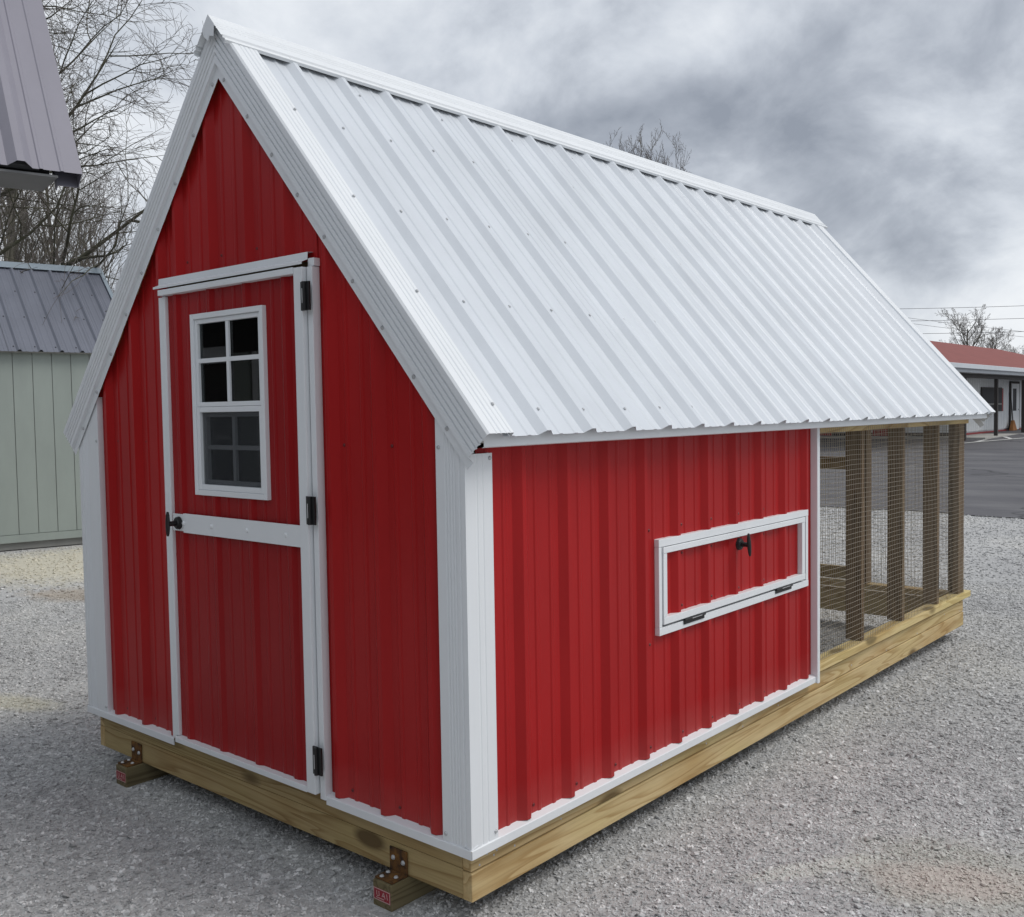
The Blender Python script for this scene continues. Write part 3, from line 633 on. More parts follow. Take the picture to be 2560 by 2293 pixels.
# rear gable boarding above the run
p = [(-W+.05, ZT+.04), (-.05, ZT+.04), (-.05, rl(-.05, .04)), (XR, rl(XR, .04)), (-W+.05, rl(-W+.05, .04))]
part(ribbed(-1.58, -.66, -.158, (0, L+.002, 0), (1, 0, 0), (0, 0, 1), (0, 1, 0), 2.075, lambda x: rl(x, .05)) if False else MB().add([(x, L+.002, z) for x, z in ((-1.60, 2.075), (-.68, 2.075), (XR+.01, rl(XR+.01, .05)), (XR-.01, rl(XR-.01, .05)))], [(0, 1, 2, 3)]), 'rear_gable_panel', RED, solid=.002)
# welded wire mesh, one inch squares, slightly slack
def wiremesh(o, eu, en, u0, u1, z0, z1, name, seed, r=.0010, ztop=None):
    rg = random.Random(seed); o, eu, en = map(Vector, (o, eu, en)); m = MB(); ph = [rg.uniform(0, 6.28) for _ in range(8)]
    def sag(u, z):
        f = max(0, 1-(z-z0)/1.3)
        return .0042*math.sin(u*5.2+ph[0])*f+.0022*math.sin(u*13+ph[1]+z*2), .0026*math.sin(u*7.1+z*3+ph[2])+.0016*math.sin(z*11+ph[3]+u*3)
    def P(u, z):
        dz, dn = sag(u, z); return o+eu*u+Vector((0, 0, z+dz))+en*dn
    def wire(pts, a, b):
        vs = []
        for q in pts: vs += [q+a*r, q+b*r, q-a*r, q-b*r]
        m.add(vs, [(l*4+i, l*4+(i+1) % 4, (l+1)*4+(i+1) % 4, (l+1)*4+i) for l in range(len(pts)-1) for i in range(4)])
    z = z0
    us = np.linspace(u0, u1, 26)
    while z < z1:
        if ztop is None: wire([P(u, z) for u in us], Vector((0, 0, 1)), en)
        else:
            uu = [u for u in us if ztop(u) > z]
            if len(uu) > 1: wire([P(u, z) for u in uu], Vector((0, 0, 1)), en)
        z += .0254
    u = u0; 
    while u <= u1:
        zt = z1 if ztop is None else min(z1, ztop(u)); wire([P(u, zz)+en*.0018 for zz in np.linspace(z0, zt, 9)], eu, en); u += .0254
    o_ = part(m, name, GALV); o_['kind'] = 'stuff'; return o_
wiremesh((.0035, 0, 0), (0, 1, 0), (1, 0, 0), 2.397, L-.004, .224, ZT+.03, 'wire_mesh', 1)
wiremesh((-W-.0035, 0, 0), (0, 1, 0), (-1, 0, 0), 2.45, L-.004, .224, ZT+.03, 'wire_mesh', 2)
wiremesh((0, L+.0045, 0), (1, 0, 0), (0, 1, 0), -W+.01, -.01, .20, 2.06, 'wire_mesh', 3, ztop=lambda x: rl(x, .06))

# ------------------------------------------------------------------ sage shed at the left
sh_o = Vector((-9.99, 2.67, G)); sd_ = Vector((.212, .9773, 0)).normalized(); sn = Vector((-.9773, .212, 0)).normalized(); UZ = Vector((0, 0, 1))
shed = empty('garden_shed', tuple(sh_o+sn*1.5-sd_*.5), 'sage green plank shed with slate blue metal roof beside the coop', 'shed')
S0, S1, SD = -3.4, 1.50, 3.06
def sp(s, d, z): return sh_o+sd_*s+sn*d+UZ*z
m = MB().obox(sp(S0+.02, .012, .17), sd_*(S1-S0-.04), sn*(SD-.024), UZ*2.13); m.build('frame', SAGED, shed)
s = S0; k = 0
while s < S1-.01:
    e_ = min(s+.2125, S1); MB().obox(sp(s+.0045, 0, .19), sd_*(e_-s-.0060), sn*.011, UZ*2.13).build('plank', SAGE, shed, bevel=.003); s = e_
for d0 in (0,):
    d = 0.0
    while d < SD-.01:
        e_ = min(d+.2125, SD)
        zt = 2.32+min((d+e_)/2, SD-(d+e_)/2)*.755-.10
        MB().obox(sp(S1, d+.0045, .19), sd_*.011, sn*(e_-d-.006), UZ*(zt-.19)).build('plank', SAGE, shed, bevel=.003); d = e_
MB().obox(sp(S0, -.012, .098), sd_*(S1-S0+.012), sn*.02, UZ*.088).build('skirt_board', SAGE, shed)
MB().obox(sp(S0+.02, .03, .012), sd_*(S1-S0-.03), sn*(SD-.06), UZ*.084).build('base_board', SAGED, shed)
for d in (.25, SD-.40): MB().obox(sp(S0, d, -.02), sd_*(S1-S0), sn*.14, UZ*.030).build('skid', SAGED, shed)
TS = math.atan(1.17/1.55)
for sgn in (1, -1):
    base = sp(0, -.10 if sgn > 0 else SD+.10, 2.325); vv = (sn*sgn*math.cos(TS)+UZ*math.sin(TS)); nn = (sn*-sgn*math.sin(TS)+UZ*math.cos(TS)); ln_ = (SD/2+.10)/math.cos(TS)
    k = 0; u = S0-.1
    while u < S1+.10:
        u2 = min(u+.9144, S1+.13)
        ribbed(u, u2+.01, .05, base, sd_, vv, nn, 0, ln_, pitch=.2286, h=.028, bw=.030).build('roof_panel', SLATE, shed, solid=.001); u = u2
    MB().obox(base+sd_*(S0-.1)-nn*.012+vv*.02, sd_*(S1-S0+.22), vv*(ln_-.03), -nn*.02).build('roof_deck', SAGED, shed)
    MB().obox(base+sd_*(S1+.095)+nn*.018, sd_*.05, vv*ln_, nn*.006).obox(base+sd_*(S1+.139)+nn*.018, sd_*.006, vv*ln_, -nn*.09).build('rake_trim', SLATEC, shed)
    m = MB()
    for row in (.10, .75, 1.35):
        for kk in range(-15, 8):
            q = .05+kk*.2286-.05
            if S0 < q < S1+.05: m.dome(base+sd_*q+vv*row+nn*.002, nn, .009, .9, 6)
    m.build('roof_screws', BLK, shed)['kind'] = 'stuff'
    MB().obox(base+sd_*(S0-.1)+vv*(ln_-.15)+nn*.026, sd_*(S1-S0+.24), vv*.15, nn*.004).build('ridge_cap', SLATEC, shed)

# ------------------------------------------------------------------ grey-roofed open pavilion, upper left
pe_ = Vector((-3.24, .4856, 2.774)); pd = Vector((-.2207, -.9753, 0)).normalized(); pn = Vector((-.9753, .2207, 0)).normalized(); TP = R(55.5)
pav = empty('pavilion', (pe_.x+pn.x*1.3+pd.x*1.8, pe_.y+pn.y*1.3+pd.y*1.8, G), 'steep grey metal roof corner jutting in above the green shed', 'pavilion')
HALF = 1.35
for sgn in (1, -1):
    vv = pn*sgn*math.cos(TP)+UZ*math.sin(TP); nn = pn*-sgn*math.sin(TP)+UZ*math.cos(TP); b0 = pe_ if sgn > 0 else pe_+pn*2*HALF; ln_ = HALF/math.cos(TP)
    # R-panel style ribs, a foot apart; flat edge strip at the gable
    k = 0; u = 0
    while u < 3.6:
        u2 = min(u+.9144, 3.6); ribbed(u, u2, .306, b0, pd, vv, nn, 0, ln_, cmin=.1, pitch=.3048, h=.042, bw=.060, tw=.018, mh=.005, mw=.012).build('roof_panel', GREYM, pav, solid=.0012); u = u2
    MB().obox(b0-nn*.03+pd*.20+vv*.05, pd*3.3, vv*(ln_-.08), -nn*.03).build('roof_deck', GREYS, pav)
    MB().obox(b0+pd*.002-nn*.002, pd*.004, vv*ln_, -nn*.10).obox(b0+pd*.0065-nn*.098, pd*.105, vv*ln_, -nn*.004).obox(b0+pd*.107-nn*.103, pd*.005, vv*ln_, -nn*.035).build('rake_trim', GREYM, pav)
    # boxed eave beam
    o = b0+pn*sgn*.015+pd*.120-UZ*.030
    MB().obox(o, pd*3.25, pn*sgn*.40, UZ*.012).build('eave_soffit', GREYS, pav)
    MB().obox(o+UZ*.013+pn*sgn*.20, pd*3.25, pn*sgn*.14, UZ*.22).build('eave_beam', DARKW, pav)
    for q in (.95, 3.0):
        c_ = b0+pd*q+pn*sgn*.28; h_ = c_.z-.031-G; MB().box((c_.x-.06, c_.y-.06, G), (c_.x+.06, c_.y+.06, G+h_)).build('post', DARKW, pav)
rg_ = pe_+pn*HALF+UZ*(HALF*math.tan(TP))
MB().add([rg_+UZ*.055, rg_+pn*-.12+UZ*(.055-.12*math.tan(TP)), rg_+pn*.12+UZ*(.055-.12*math.tan(TP)), rg_+UZ*.055+pd*3.6, rg_+pn*-.12+UZ*(.055-.12*math.tan(TP))+pd*3.6, rg_+pn*.12+UZ*(.055-.12*math.tan(TP))+pd*3.6], [(0, 1, 4, 3), (0, 3, 5, 2)]).build('ridge_cap', GREYM, pav, solid=.001)
m = MB()
vv = pn*math.cos(TP)+UZ*math.sin(TP); nn = -pn*math.sin(TP)+UZ*math.cos(TP)
for q in (.19, .53, .84):
    for t_ in (.30, .95): m.dome(pe_+pd*(q+.2)+vv*t_+nn*.001, nn, .009, .9, 7)
m.build('roof_screws', BLK, pav)['kind'] = 'stuff'

# ------------------------------------------------------------------ white building with red roof, across the lot
PZ = .31                                              # its concrete pad
bld = empty('office_building', (-12.2, 43, PZ), 'white metal building with red hip roof and porch posts across the lot', 'building')
part_b = lambda m, n, mat, **k: m.build(n, mat, bld, **k)
part_b(MB().box((-17.2, 33.0, G), (-7.55, 57.5, PZ-.012)), 'pad', CONC)
BX, BY = -8.90, 34.0
y = BY; 
while y < 55.9:
    y2 = min(y+.9144, 56); part_b(ribbed(y, y2+.01, BY, (BX, 0, 0), (0, 1, 0), (0, 0, 1), (1, 0, 0), PZ+.10, 2.64), 'wall_panel', OFFW); y = y2
x = -15.7
while x < BX-.05:
    x2 = min(x+.9144, BX); part_b(ribbed(x, x2, -15.7, (0, BY, 0), (1, 0, 0), (0, 0, 1), (0, -1, 0), PZ+.10, 2.64), 'wall_panel', OFFW); x = x2
part_b(MB().box((-15.66, BY+.04, PZ), (BX-.04, 55.9, 2.64)), 'wall_core', OFFW)
part_b(MB().box((-15.72, BY-.03, PZ-.010), (BX+.03, BY+.02, PZ+.11)), 'base_strip', BLK); part_b(MB().box((BX-.02, BY+.03, PZ-.010), (BX+.025, 56, PZ+.055)), 'base_strip', REDDOOR)
# hip roof
EX0, EX1, EY0, EY1, EZ, RZ, RX = -17.2, -7.4, 26.6, 57.4, 2.665, 4.15, -12.3
m = MB(); v_ = [(EX0, EY0, EZ), (EX1, EY0, EZ), (EX1, EY1, EZ), (EX0, EY1, EZ), (RX, EY0+4.8, RZ), (RX, 52.7, RZ)]
m.add(v_, [(0, 1, 4), (1, 2, 5, 4), (2, 3, 5), (3, 0, 4, 5)]); part_b(m, 'roof', REDROOF, solid=.06)
part_b(MB().box((EX0+.05, EY0+.05, EZ-.075), (EX1-.05, EY1-.05, EZ-.063)), 'porch_ceiling', OFFW)
g_ = part_b(MB().box((EX1-.03, EY0, EZ-.15), (EX1+.11, EY1, EZ-.005)).box((EX1-.05, EY0, EZ-.26), (EX1-.031, EY1, EZ-.01)), 'gutter', GUT, bevel=.03)
part_b(MB().box((EX0, EY0-.11, EZ-.15), (EX1-.04, EY0+.02, EZ-.005)), 'gutter', GUT, bevel=.03)
part_b(MB().box((EX1-.42, EY0+.2, EZ-.40), (EX1-.28, EY1-.3, EZ-.262)), 'porch_beam', DARKW)
for yy in (27.8, 31.4, 35.0, 38.6, 42.2, 45.8): part_b(MB().box((EX1-.40, yy-.05, PZ-.06), (EX1-.29, yy+.06, EZ-.402)), 'porch_post', DARKW)
# window, door on the long wall
wn = part_b(MB().box((BX+.02, 37.3, 1.11), (BX+.055, 40.0, 2.03)), 'window', DARKW); MB().box((BX+.056, 37.38, 1.18), (BX+.060, 39.92, 1.96)).build('pane', PANE, wn)
MB().box((BX+.0605, 37.38, 1.36), (BX+.07, 39.92, 1.42)).build('sash_bar', SAGED, wn); MB().box((BX+.022, 40.02, 1.11), (BX+.058, 40.18, 2.0)).build('shutter', REDDOOR, wn)
dr = part_b(MB().box((BX+.02, 41.2, PZ+.0), (BX+.06, 42.6, 2.29)), 'door', DARKW, label='white door with a tall narrow glass light in a dark frame')
MB().box((BX+.061, 41.33, PZ+.03), (BX+.075, 42.47, 2.20)).build('leaf', OFFW, dr); MB().box((BX+.0755, 41.50, 1.10), (BX+.08, 42.02, 2.0)).build('pane', PANE, dr)
MB().cyl((BX+.076, 42.33, 1.15), (BX+.13, 42.33, 1.15), .03, 10).build('handle', STEEL, dr)
# red doors on the end wall
for x in (-13.75, -11.65):
    q = part_b(MB().box((x, BY-.055, PZ+.0), (x+.55, BY-.021, 2.3)), 'door', REDDOOR, label='red painted door panel in the end wall')
# broom leaning by that door
brm = empty('broom', (BX+.20, 41.0, PZ), 'straw broom with dark handle leaning by the white door', 'broom')
MB().cyl((BX+.20, 41.02, PZ+.38), (BX+.075, 41.14, PZ+1.55), .022, 8).build('handle', DARKW, brm)
m = MB(); a, b = (.33, .10), (.07, .05)
m.add([(BX+.24-a[1], 41.0-a[0], PZ), (BX+.24+a[1]*.6, 41.0-a[0], PZ), (BX+.24+a[1]*.6, 41.0+a[0], PZ), (BX+.24-a[1], 41.0+a[0], PZ), (BX+.20-b[1], 41.02-b[0], PZ+.42), (BX+.20+b[1], 41.02-b[0], PZ+.42), (BX+.20+b[1], 41.02+b[0], PZ+.42), (BX+.20-b[1], 41.02+b[0], PZ+.42)], [(0, 3, 2, 1), (4, 5, 6, 7), (0, 1, 5, 4), (1, 2, 6, 5), (2, 3, 7, 6), (3, 0, 4, 7)]); m.build('bristles', STRAW, brm, bevel=.02)
# parking bay lines
def line(a, b, w_=.13):
    a, b = Vector((*a, 0)), Vector((*b, 0)); d = (b-a); n_ = Vector((-d.y, d.x, 0)).normalized()*w_/2; v = []; k = 12
    for i in range(k+1):
        for q in (a+d*i/k-n_, a+d*i/k+n_): v.append((q.x, q.y, float(gz(q.x, q.y))+.026))
    o = MB().add(v, [(2*i, 2*i+2, 2*i+3, 2*i+1) for i in range(k)]).build('bay_line', WLINE, lot)
line((-7.55, 30.1), (-3.0, 48.7), .16)
for yy in (31.0, 33.2, 35.4, 37.6, 39.8, 42.0, 44.2): line((-7.42, yy+1.6), (-7.55+(yy-30.1)*.2446, yy), .14)

# ------------------------------------------------------------------ unseen dark shed added to shade the gable (mirrored in its window)
CHAR = paint('charcoal_boards', (.048, .046, .044), .7, .12)
ds = empty('unseen_shed', (-2.6, -8.2, G), 'unseen charcoal shed with white windows, added to shade the coop gable', 'shed')
DX0, DX1, DYF, DYB, DH = -14.0, 4.0, -6.2, -9.8, 3.2
MB().box((DX0, DYB, G), (DX1, DYF-.03, G+DH)).build('frame', CHAR, ds)
x = DX0
while x < DX1-.01: MB().box((x+.006, DYF-.029, G+.1), (x+.294, DYF, G+DH)).build('plank', CHAR, ds); x += .295
m = MB(); m.add([(DX0-.2, DYF+.35, G+DH-.15), (DX1+.2, DYF+.35, G+DH-.15), (DX1+.2, (DYF+DYB)/2, G+DH+1.75), (DX0-.2, (DYF+DYB)/2, G+DH+1.75), (DX1+.2, DYB-.35, G+DH-.15), (DX0-.2, DYB-.35, G+DH-.15)], [(0, 1, 2, 3), (3, 2, 4, 5)]); m.build('roof', SLATE, ds, solid=.05)
MB().box((-14, DYF+.001, 2.22), (-10.45, DYF+.03, 2.46)).build('fascia_board', OFFW, ds); MB().box((-14, DYF+.001, 1.10), (-10.6, DYF+.03, 1.16)).build('rail_board', OFFW, ds)  # pale boards and door below added for reflections in the gable window
MB().box((-10.35, DYF+.001, .05), (-9.95, DYF+.04, 2.35)).build('door', SAGE, ds); MB().box((-9.9, DYF+.001, .05), (-9.72, DYF+.02, 2.35)).build('door_jamb', OFFW, ds)
for x in (-4.2, -1.0, 1.6):
    f_ = MB().box((x, DYF+.001, .95), (x+.8, DYF+.04, 2.0)).build('window', WHT, ds); MB().box((x+.07, DYF+.041, 1.02), (x+.73, DYF+.046, 1.46)).build('pane', BLK, f_); MB().box((x+.07, DYF+.041, 1.50), (x+.73, DYF+.046, 1.93)).build('pane', BLK, f_)

# ------------------------------------------------------------------ trees
def tree_mesh(seed, h, r0, limbs=9, spread=.8, up=.35, droop=0., sub=(7, 6, 5), lean=(0, 0), first=.25, custom=None, twig=.0045, wig=.10, lens=(.5, .42, .45)):
    rg = np.random.default_rng(seed); trunk = MB(); crown = MB(); tw = MB()
    def tube(m, pts, rad, k):
        pts = np.array(pts); n = len(pts); d = np.gradient(pts, axis=0); d /= np.linalg.norm(d, axis=1, keepdims=True)+1e-9
        ref = np.array([.31, .87, .38]); u = np.cross(d, ref); u /= np.linalg.norm(u, axis=1, keepdims=True)+1e-9; q = np.cross(d, u)
        a = np.arange(k)*2*math.pi/k; V = pts[:, None]+(u[:, None]*np.cos(a)[None, :, None]+q[:, None]*np.sin(a)[None, :, None])*np.array(rad)[:, None, None]
        b = len(m.v); m.v += [tuple(x) for x in V.reshape(-1, 3)]
        m.f += [(b+l*k+i, b+l*k+(i+1) % k, b+(l+1)*k+(i+1) % k, b+(l+1)*k+i) for l in range(n-1) for i in range(k)]
    def walk(p, d, ln_, n, upb, wg):
        pts = [p]; d = d/np.linalg.norm(d)
        for i in range(n):
            d = d+rg.normal(0, wg, 3)+np.array([0, 0, upb]); d /= np.linalg.norm(d); p = p+d*ln_/n; pts.append(p)
        return pts
    def grow(p, d, ln_, r, lev):
        n = (7, 6, 4, 3)[lev]; upb = (up*.35, up*.3-droop*.5, up*.2-droop, up*.1-droop*1.2)[lev]
        pts = walk(p, d, ln_, n, upb, (wig, wig*1.2, wig*1.5, wig*1.8)[lev]); rad = np.linspace(r, max(twig*.7, r*(.06, .10, .3, .5)[lev]), n+1)
        tube(trunk if lev < 1 else (crown if lev < 3 else tw), pts, rad, (6, 5, 4, 3)[lev])
        if lev >= 3: return
        nc = sub[lev]
        for j in range(nc):
            t = .18+.82*(j+rg.uniform(.1, .9))/nc; i = min(int(t*n), n-1); q = pts[i]+(pts[i+1]-pts[i])*(t*n-i)
            dd = pts[i+1]-pts[i]; dd = dd/np.linalg.norm(dd); s_ = rg.normal(0, 1, 3); s_ -= dd*(s_@dd); s_ /= np.linalg.norm(s_)+1e-9
            ang = rg.uniform(.45, 1.0); nd = dd*math.cos(ang)+s_*math.sin(ang)
            grow(q, nd, ln_*lens[lev]*rg.uniform(.7, 1.25)*(1.15-.55*t), max(twig, r*(1-.65*t)*.50) if lev < 2 else twig*rg.uniform(.8, 1.3), lev+1)
    tp = [np.zeros(3)]; d = np.array([lean[0], lean[1], 1.]); n = 9
    tp = walk(np.array([0, 0, -.15]), d, h*.82, n, .04, .045); rad = [r0*(1.25 if i == 0 else 1)*(1-.80*i/n) for i in range(n+1)]
    tube(trunk, tp, rad, 9)
    for j in range(limbs):
        t = first+(1-first)*(j+.5*rg.uniform(0, 1))/limbs; i = min(int(t*n), n-1); q = tp[i]+(tp[i+1]-tp[i])*(t*n-i)
        a = j*2.4+rg.uniform(-.5, .5); nd = np.array([math.cos(a)*spread, math.sin(a)*spread, rg.uniform(.35, .9)])
        grow(q, nd, h*.42*rg.uniform(.75, 1.2)*(1.15-.6*t), r0*(1-.72*t)*.55, 0)
    if custom:
        for (z, d_, ln_, rr) in custom: 
            i = min(range(len(tp)), key=lambda i: abs(tp[i][2]-z)); grow(np.array([tp[i][0], tp[i][1], z]), np.array(d_, float), ln_, rr, 0)
    return trunk, crown, tw
def mk_tree(name, T, loc, rz, scale, label, group, mats, cat='tree'):
    o = bpy.data.objects.new(name, None); C.objects.link(o); o.location = loc; o.rotation_euler = (0, 0, rz); o.scale = (scale,)*3; tag(o, label, cat, group); OFF[o] = Vector((0, 0, 0))
    for (nm, me) in T:
        q = bpy.data.objects.new(nm, me); C.objects.link(q); q.parent = o
    return o
def tmesh(tr, mats):
    out = []
    for nm, m, mt in zip(('trunk', 'crown', 'twigs'), tr, mats):
        me = bpy.data.meshes.new(nm); me.from_pydata(m.v, [], m.f); me.update(); me.materials.append(mt); me.polygons.foreach_set('use_smooth', [True]*len(me.polygons)); out.append((nm, me))
    return out
def dirpx(px):                                    # horizontal unit bearing seen at a column of the photograph
    d = Fw+R2*((px-1280)/2478.65); d = Vector((d.x, d.y, 0)); return d.normalized()
def at(px, dist, z=None):
    d = dirpx(px); x, y = CAM[0]+d.x*dist, CAM[1]+d.y*dist; return (x, y, float(gz(x, y)) if z is None else z)
TA = tmesh(tree_mesh(11, 11, .13, 12, .55, .55, 0, (7, 6, 5), first=.22, twig=.0036), (BARK, BARK, TWIG))
TB = tmesh(tree_mesh(12, 13, .16, 13, .50, .5, 0, (7, 6, 5), first=.25, twig=.0036), (BARK, BARK, TWIG))
TC = tmesh(tree_mesh(13, 9, .09, 12, .6, .6, 0, (7, 6, 5), first=.12, twig=.0036), (BARK, BARK, TWIG))
TD = tmesh(tree_mesh(14, 12, .11, 14, .45, .6, 0, (7, 6, 5), lean=(.12, .05), first=.2, twig=.0036), (BARK, BARK, TWIG))
TF = tmesh(tree_mesh(16, 14, .20, 22, .50, .75, 0, (7, 6, 4), first=.45, twig=.0065), (BARK, BARK, TWIG))
TE = tmesh(tree_mesh(15, 8.5, .20, 19, .95, .32, 0, (8, 7, 6), first=.14, twig=.0065, wig=.075), (BARK, BARK, TWIG))
rg = random.Random(21)
wood_l = 'slender bare tree standing in the wood behind the green shed'
spots = [(-420, 30), (-300, 24), (-190, 33), (-120, 22), (-60, 27), (-15, 31), (26, 25), (62, 33), (100, 27), (140, 32), (176, 38), (205, 26), (250, 33), (296, 36), (340, 29), (368, 37), (400, 33), (445, 42), (500, 36), (560, 44)]
for i, (px, d) in enumerate(spots):
    T = (TA, TB, TC, TD)[(i*7+i//3) % 4]; sc_ = rg.uniform(.72, .95) if px > 270 else rg.uniform(.85, 1.12)
    if px > 90: sc_ *= .84
    if px > 330: sc_ *= .70
    lb = {id(TA): 'slender bare tree standing in the wood behind the green shed', id(TB): 'tallest thick-stemmed bare tree standing in the wood behind the green shed', id(TC): 'short bushy bare tree standing in the wood behind the green shed', id(TD): 'leaning bare tree standing in the wood behind the green shed'}[id(T)]
    mk_tree('bare_tree', T, at(px, d), rg.uniform(0, 6.28), sc_, lb, 'bare trees of the wood', None)
# undergrowth of the wood
for i in range(4):
    px = -250+i*170; mk_tree('sapling', TC, at(px, rg.uniform(20.5, 27)), rg.uniform(0, 6.28), rg.uniform(.38, .6), 'thin bare sapling at the foot of the wood behind the shed', 'saplings under the wood', None, 'sapling')
# the big spreading tree whose limbs reach over the pavilion
big = tmesh(tree_mesh(31, 12, .20, 5, .8, .30, .10, (9, 8, 7), first=.40, twig=.0032, wig=.12, lens=(.55, .50, .5),
     custom=[(3.2, (.78, .62, .5), 3.8, .045), (2.7, (.76, .66, .34), 5.4, .080), (4.4, (.70, .70, .95), 4.4, .060), (6.3, (.68, .72, .85), 4.0, .055), (3.6, (.75, .62, .70), 4.2, .050), (5.4, (.76, .65, .45), 4.0, .045), (7.4, (.76, .66, .35), 3.8, .040), (6.8, (.72, .70, 1.2), 3.6, .045), (4.9, (.78, .60, .15), 3.6, .035)]), (BARKM, BARKM, TWIG))
mk_tree('spreading_tree', big, at(-215, 16.5), 0, .95, 'big bare spreading tree with mossy limbs reaching past the grey roof', None, None)
# over the ridge of the coop
for px, d, s_, T, lb in ((1545, 46, .915, TF, 'bare tree top with upright shoots showing over the coop ridge'), (1680, 47, .905, TF, 'bare tree top with forked shoots showing over the coop ridge'), (1615, 50, .955, TF, 'bare tree top between two others over the coop ridge')):
    mk_tree('bare_tree', T, at(px, d), 1.3*s_+px, s_, lb, None, None)
# behind the office building
for px, d, s_, rz, lb in ((2425, 84, 1.0, .4, 'round bare tree rising behind the red roof'), (2490, 90, .84, 2.2, 'smaller bare tree beside the round one behind the red roof'), (2545, 80, .62, 4.0, 'low bare tree behind the lower end of the red roof'), (2312, 92, .72, 5.1, 'bare tree half hidden by the coop roof edge')):
    mk_tree('bare_tree', TE, at(px, d), rz, s_, lb, None, None)

# ------------------------------------------------------------------ overhead wires
WIRE = paint('cable', (.10, .10, .11), .7)
def cable(a, b, sag, label, r=.012):
    m = MB(); a, b = Vector(a), Vector(b); pts = []
    for i in range(25):
        t = i/24; q = a.lerp(b, t); q.z -= sag*4*t*(1-t); pts.append(q)
    d = (b-a).normalized(); u = d.cross(UZ).normalized(); w_ = UZ; vs = []
    for q in pts: vs += [q+u*r, q+w_*r, q-u*r, q-w_*r]
    m.add(vs, [(l*4+i, l*4+(i+1) % 4, (l+1)*4+(i+1) % 4, (l+1)*4+i) for l in range(24) for i in range(4)]); o = m.build('power_line', WIRE); tag(o, label, 'power line', 'overhead lines beyond the red roof')
def zpx(py, px, d): return 1.4778+(1023.9-(px-1280)*.01594-py)*d*math.cos(math.atan((px-1280)/2478.65))/2478.65
for (ya, yb, lb) in ((765, 757, 'uppermost thin overhead line above the red roof'), (794, 789, 'second overhead line down above the red roof'), (824, 823, 'lowest level overhead line crossing the bare tree')):
    A = at(1800, 66, zpx(ya+8, 1800, 66)); B = at(2900, 66, zpx(yb-6, 2900, 66)); cable(A, B, .25, lb)
for (ya, yb, lb) in ((795, 829, 'upper of two sloping overhead lines by the bare tree'), (808, 842, 'lower of two sloping overhead lines by the bare tree')):
    A = at(2200, 70, zpx(ya-8, 2200, 70)); B = at(2800, 70, zpx(yb+25, 2800, 70)); cable(A, B, .1, lb, .010)
A = at(-100, 30, zpx(40, -100, 30)); B = at(900, 34, zpx(330, 900, 34)); cable(A, B, .2, 'single thin wire running past the bare tree to behind the gable', .012)

# ------------------------------------------------------------------ loose gravel
rng = np.random.default_rng(4)
def scatter(n, dmin, dmax, smin, smax, pw=1.6):
    # even density over the ground between two radii, within the view and a margin round it
    ang0 = math.atan2(Fw.y, Fw.x); a = ang0+rng.uniform(-R(38), R(38), n); d = np.sqrt(rng.uniform(dmin**2, dmax**2, n))
    x = CAM[0]+np.cos(a)*d; y = CAM[1]+np.sin(a)*d
    keep = (y < 12.2-.08*x) & ~((x > -9.99+ (y-2.67)*.217-3.3) & (x < -9.95+(y-2.67)*.217) & (y < 4.3) & (y > -.8))
    for xc in (-.318, -1.960): keep &= ~((abs(x-xc) < .055) & (y > -.13) & (y < L+.16))
    keep &= ~((x > -W+.1) & (x < -.1) & (y > .15) & (y < 2.3))
    x, y = x[keep], y[keep]; s = smin+(smax-smin)*rng.random(len(x))**pw
    return np.stack([x, y, gz(x, y)+s*.25], -1), s
PTS = [scatter(150000, 1.9, 5.2, .0024, .0075, 2.2), scatter(5000, 1.9, 6, .006, .015, 2.4), scatter(110000, 5.2, 9.5, .0045, .0105, 1.9), scatter(50000, 9.5, 17, .008, .017, 1.8)]
P_ = np.concatenate([a for a, b in PTS]); S_ = np.concatenate([b for a, b in PTS]); n = len(P_)
me = bpy.data.meshes.new('gravel_stones'); me.vertices.add(n); me.vertices.foreach_set('co', P_.astype('f4').ravel())
sv = (S_[:, None]*np.stack([rng.uniform(.8, 1.5, n), rng.uniform(.7, 1.1, n), rng.uniform(.35, .65, n)], -1)).astype('f4')
rot = np.stack([rng.normal(0, .35, n), rng.normal(0, .35, n), rng.uniform(0, 6.28, n)], -1).astype('f4')
at_ = me.attributes.new('scl', 'FLOAT_VECTOR', 'POINT'); at_.data.foreach_set('vector', sv.ravel())
at_ = me.attributes.new('rot', 'FLOAT_VECTOR', 'POINT'); at_.data.foreach_set('vector', rot.ravel())
at_ = me.attributes.new('pick', 'INT', 'POINT'); at_.data.foreach_set('value', rng.integers(0, 5, n).astype('i4'))
me.update(); grav = bpy.data.objects.new('gravel_stones', me); C.objects.link(grav); tag(grav, 'loose grey limestone chips covering the yard', 'gravel', kind='stuff')
ng = bpy.data.node_groups.new('scatter_stones', 'GeometryNodeTree')
ng.interface.new_socket('Geometry', in_out='INPUT', socket_type='NodeSocketGeometry'); ng.interface.new_socket('Geometry', in_out='OUTPUT', socket_type='NodeSocketGeometry')
gi = N(ng, 'NodeGroupInput'); go = N(ng, 'NodeGroupOutput'); iop = N(ng, 'GeometryNodeInstanceOnPoints'); iop.inputs['Pick Instance'].default_value = True
jn = N(ng, 'GeometryNodeJoinGeometry'); ng.links.new(gi.outputs[0], iop.inputs['Points'])
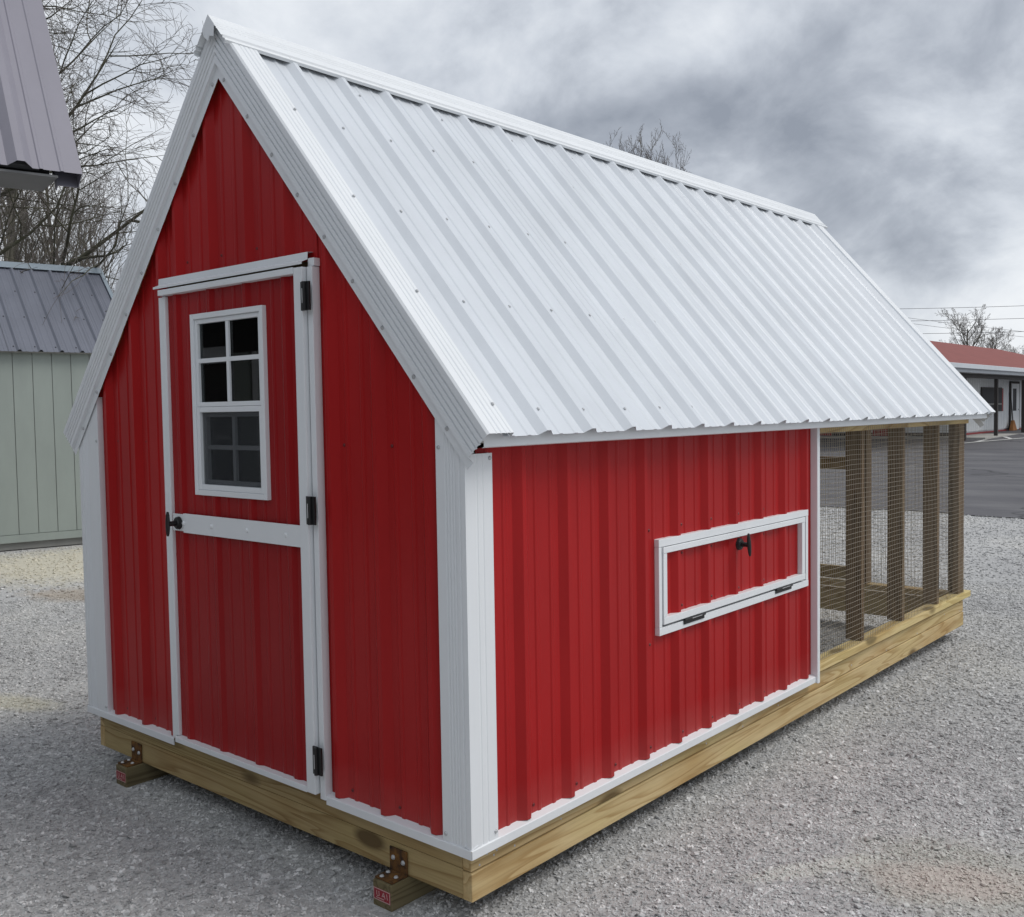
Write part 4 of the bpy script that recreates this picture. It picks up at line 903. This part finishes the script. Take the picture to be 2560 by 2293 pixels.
for k in range(5):
    ico = N(ng, 'GeometryNodeMeshIcoSphere', ins={'Radius': 1.0, 'Subdivisions': 1 if k < 4 else 2}); pos = N(ng, 'GeometryNodeInputPosition')
    add = N(ng, 'ShaderNodeVectorMath', operation='ADD', ins={1: (k*3.3, k*1.7, 5.1*k)}); ng.links.new(pos.outputs[0], add.inputs[0])
    no = N(ng, 'ShaderNodeTexNoise', ins={'Scale': 1.3, 'Detail': 2}); ng.links.new(add.outputs[0], no.inputs['Vector'])
    sb = N(ng, 'ShaderNodeVectorMath', operation='SUBTRACT', ins={1: (.5, .5, .5)}); ng.links.new(no.outputs['Color'], sb.inputs[0])
    ml = N(ng, 'ShaderNodeVectorMath', operation='SCALE', ins={'Scale': 1.9}); ng.links.new(sb.outputs[0], ml.inputs[0])
    st = N(ng, 'GeometryNodeSetPosition'); ng.links.new(ico.outputs[0], st.inputs['Geometry']); ng.links.new(ml.outputs[0], st.inputs['Offset'])
    sm = N(ng, 'GeometryNodeSetMaterial'); sm.inputs['Material'].default_value = STONE; ng.links.new(st.outputs[0], sm.inputs['Geometry'])
    gt = N(ng, 'GeometryNodeGeometryToInstance'); ng.links.new(sm.outputs[0], gt.inputs[0]); ng.links.new(gt.outputs[0], jn.inputs[0])
ng.links.new(jn.outputs[0], iop.inputs['Instance'])
for nm, tp_, sock in (('scl', 'FLOAT_VECTOR', 'Scale'), ('pick', 'INT', 'Instance Index')):
    na = N(ng, 'GeometryNodeInputNamedAttribute', data_type=tp_); na.inputs[0].default_value = nm; ng.links.new(na.outputs[0], iop.inputs[sock])
na = N(ng, 'GeometryNodeInputNamedAttribute', data_type='FLOAT_VECTOR'); na.inputs[0].default_value = 'rot'; er = N(ng, 'FunctionNodeEulerToRotation'); ng.links.new(na.outputs[0], er.inputs[0]); ng.links.new(er.outputs[0], iop.inputs['Rotation'])
ng.links.new(iop.outputs[0], go.inputs[0])
me.materials.append(STONE)
md = grav.modifiers.new('scatter', 'NODES'); md.node_group = ng
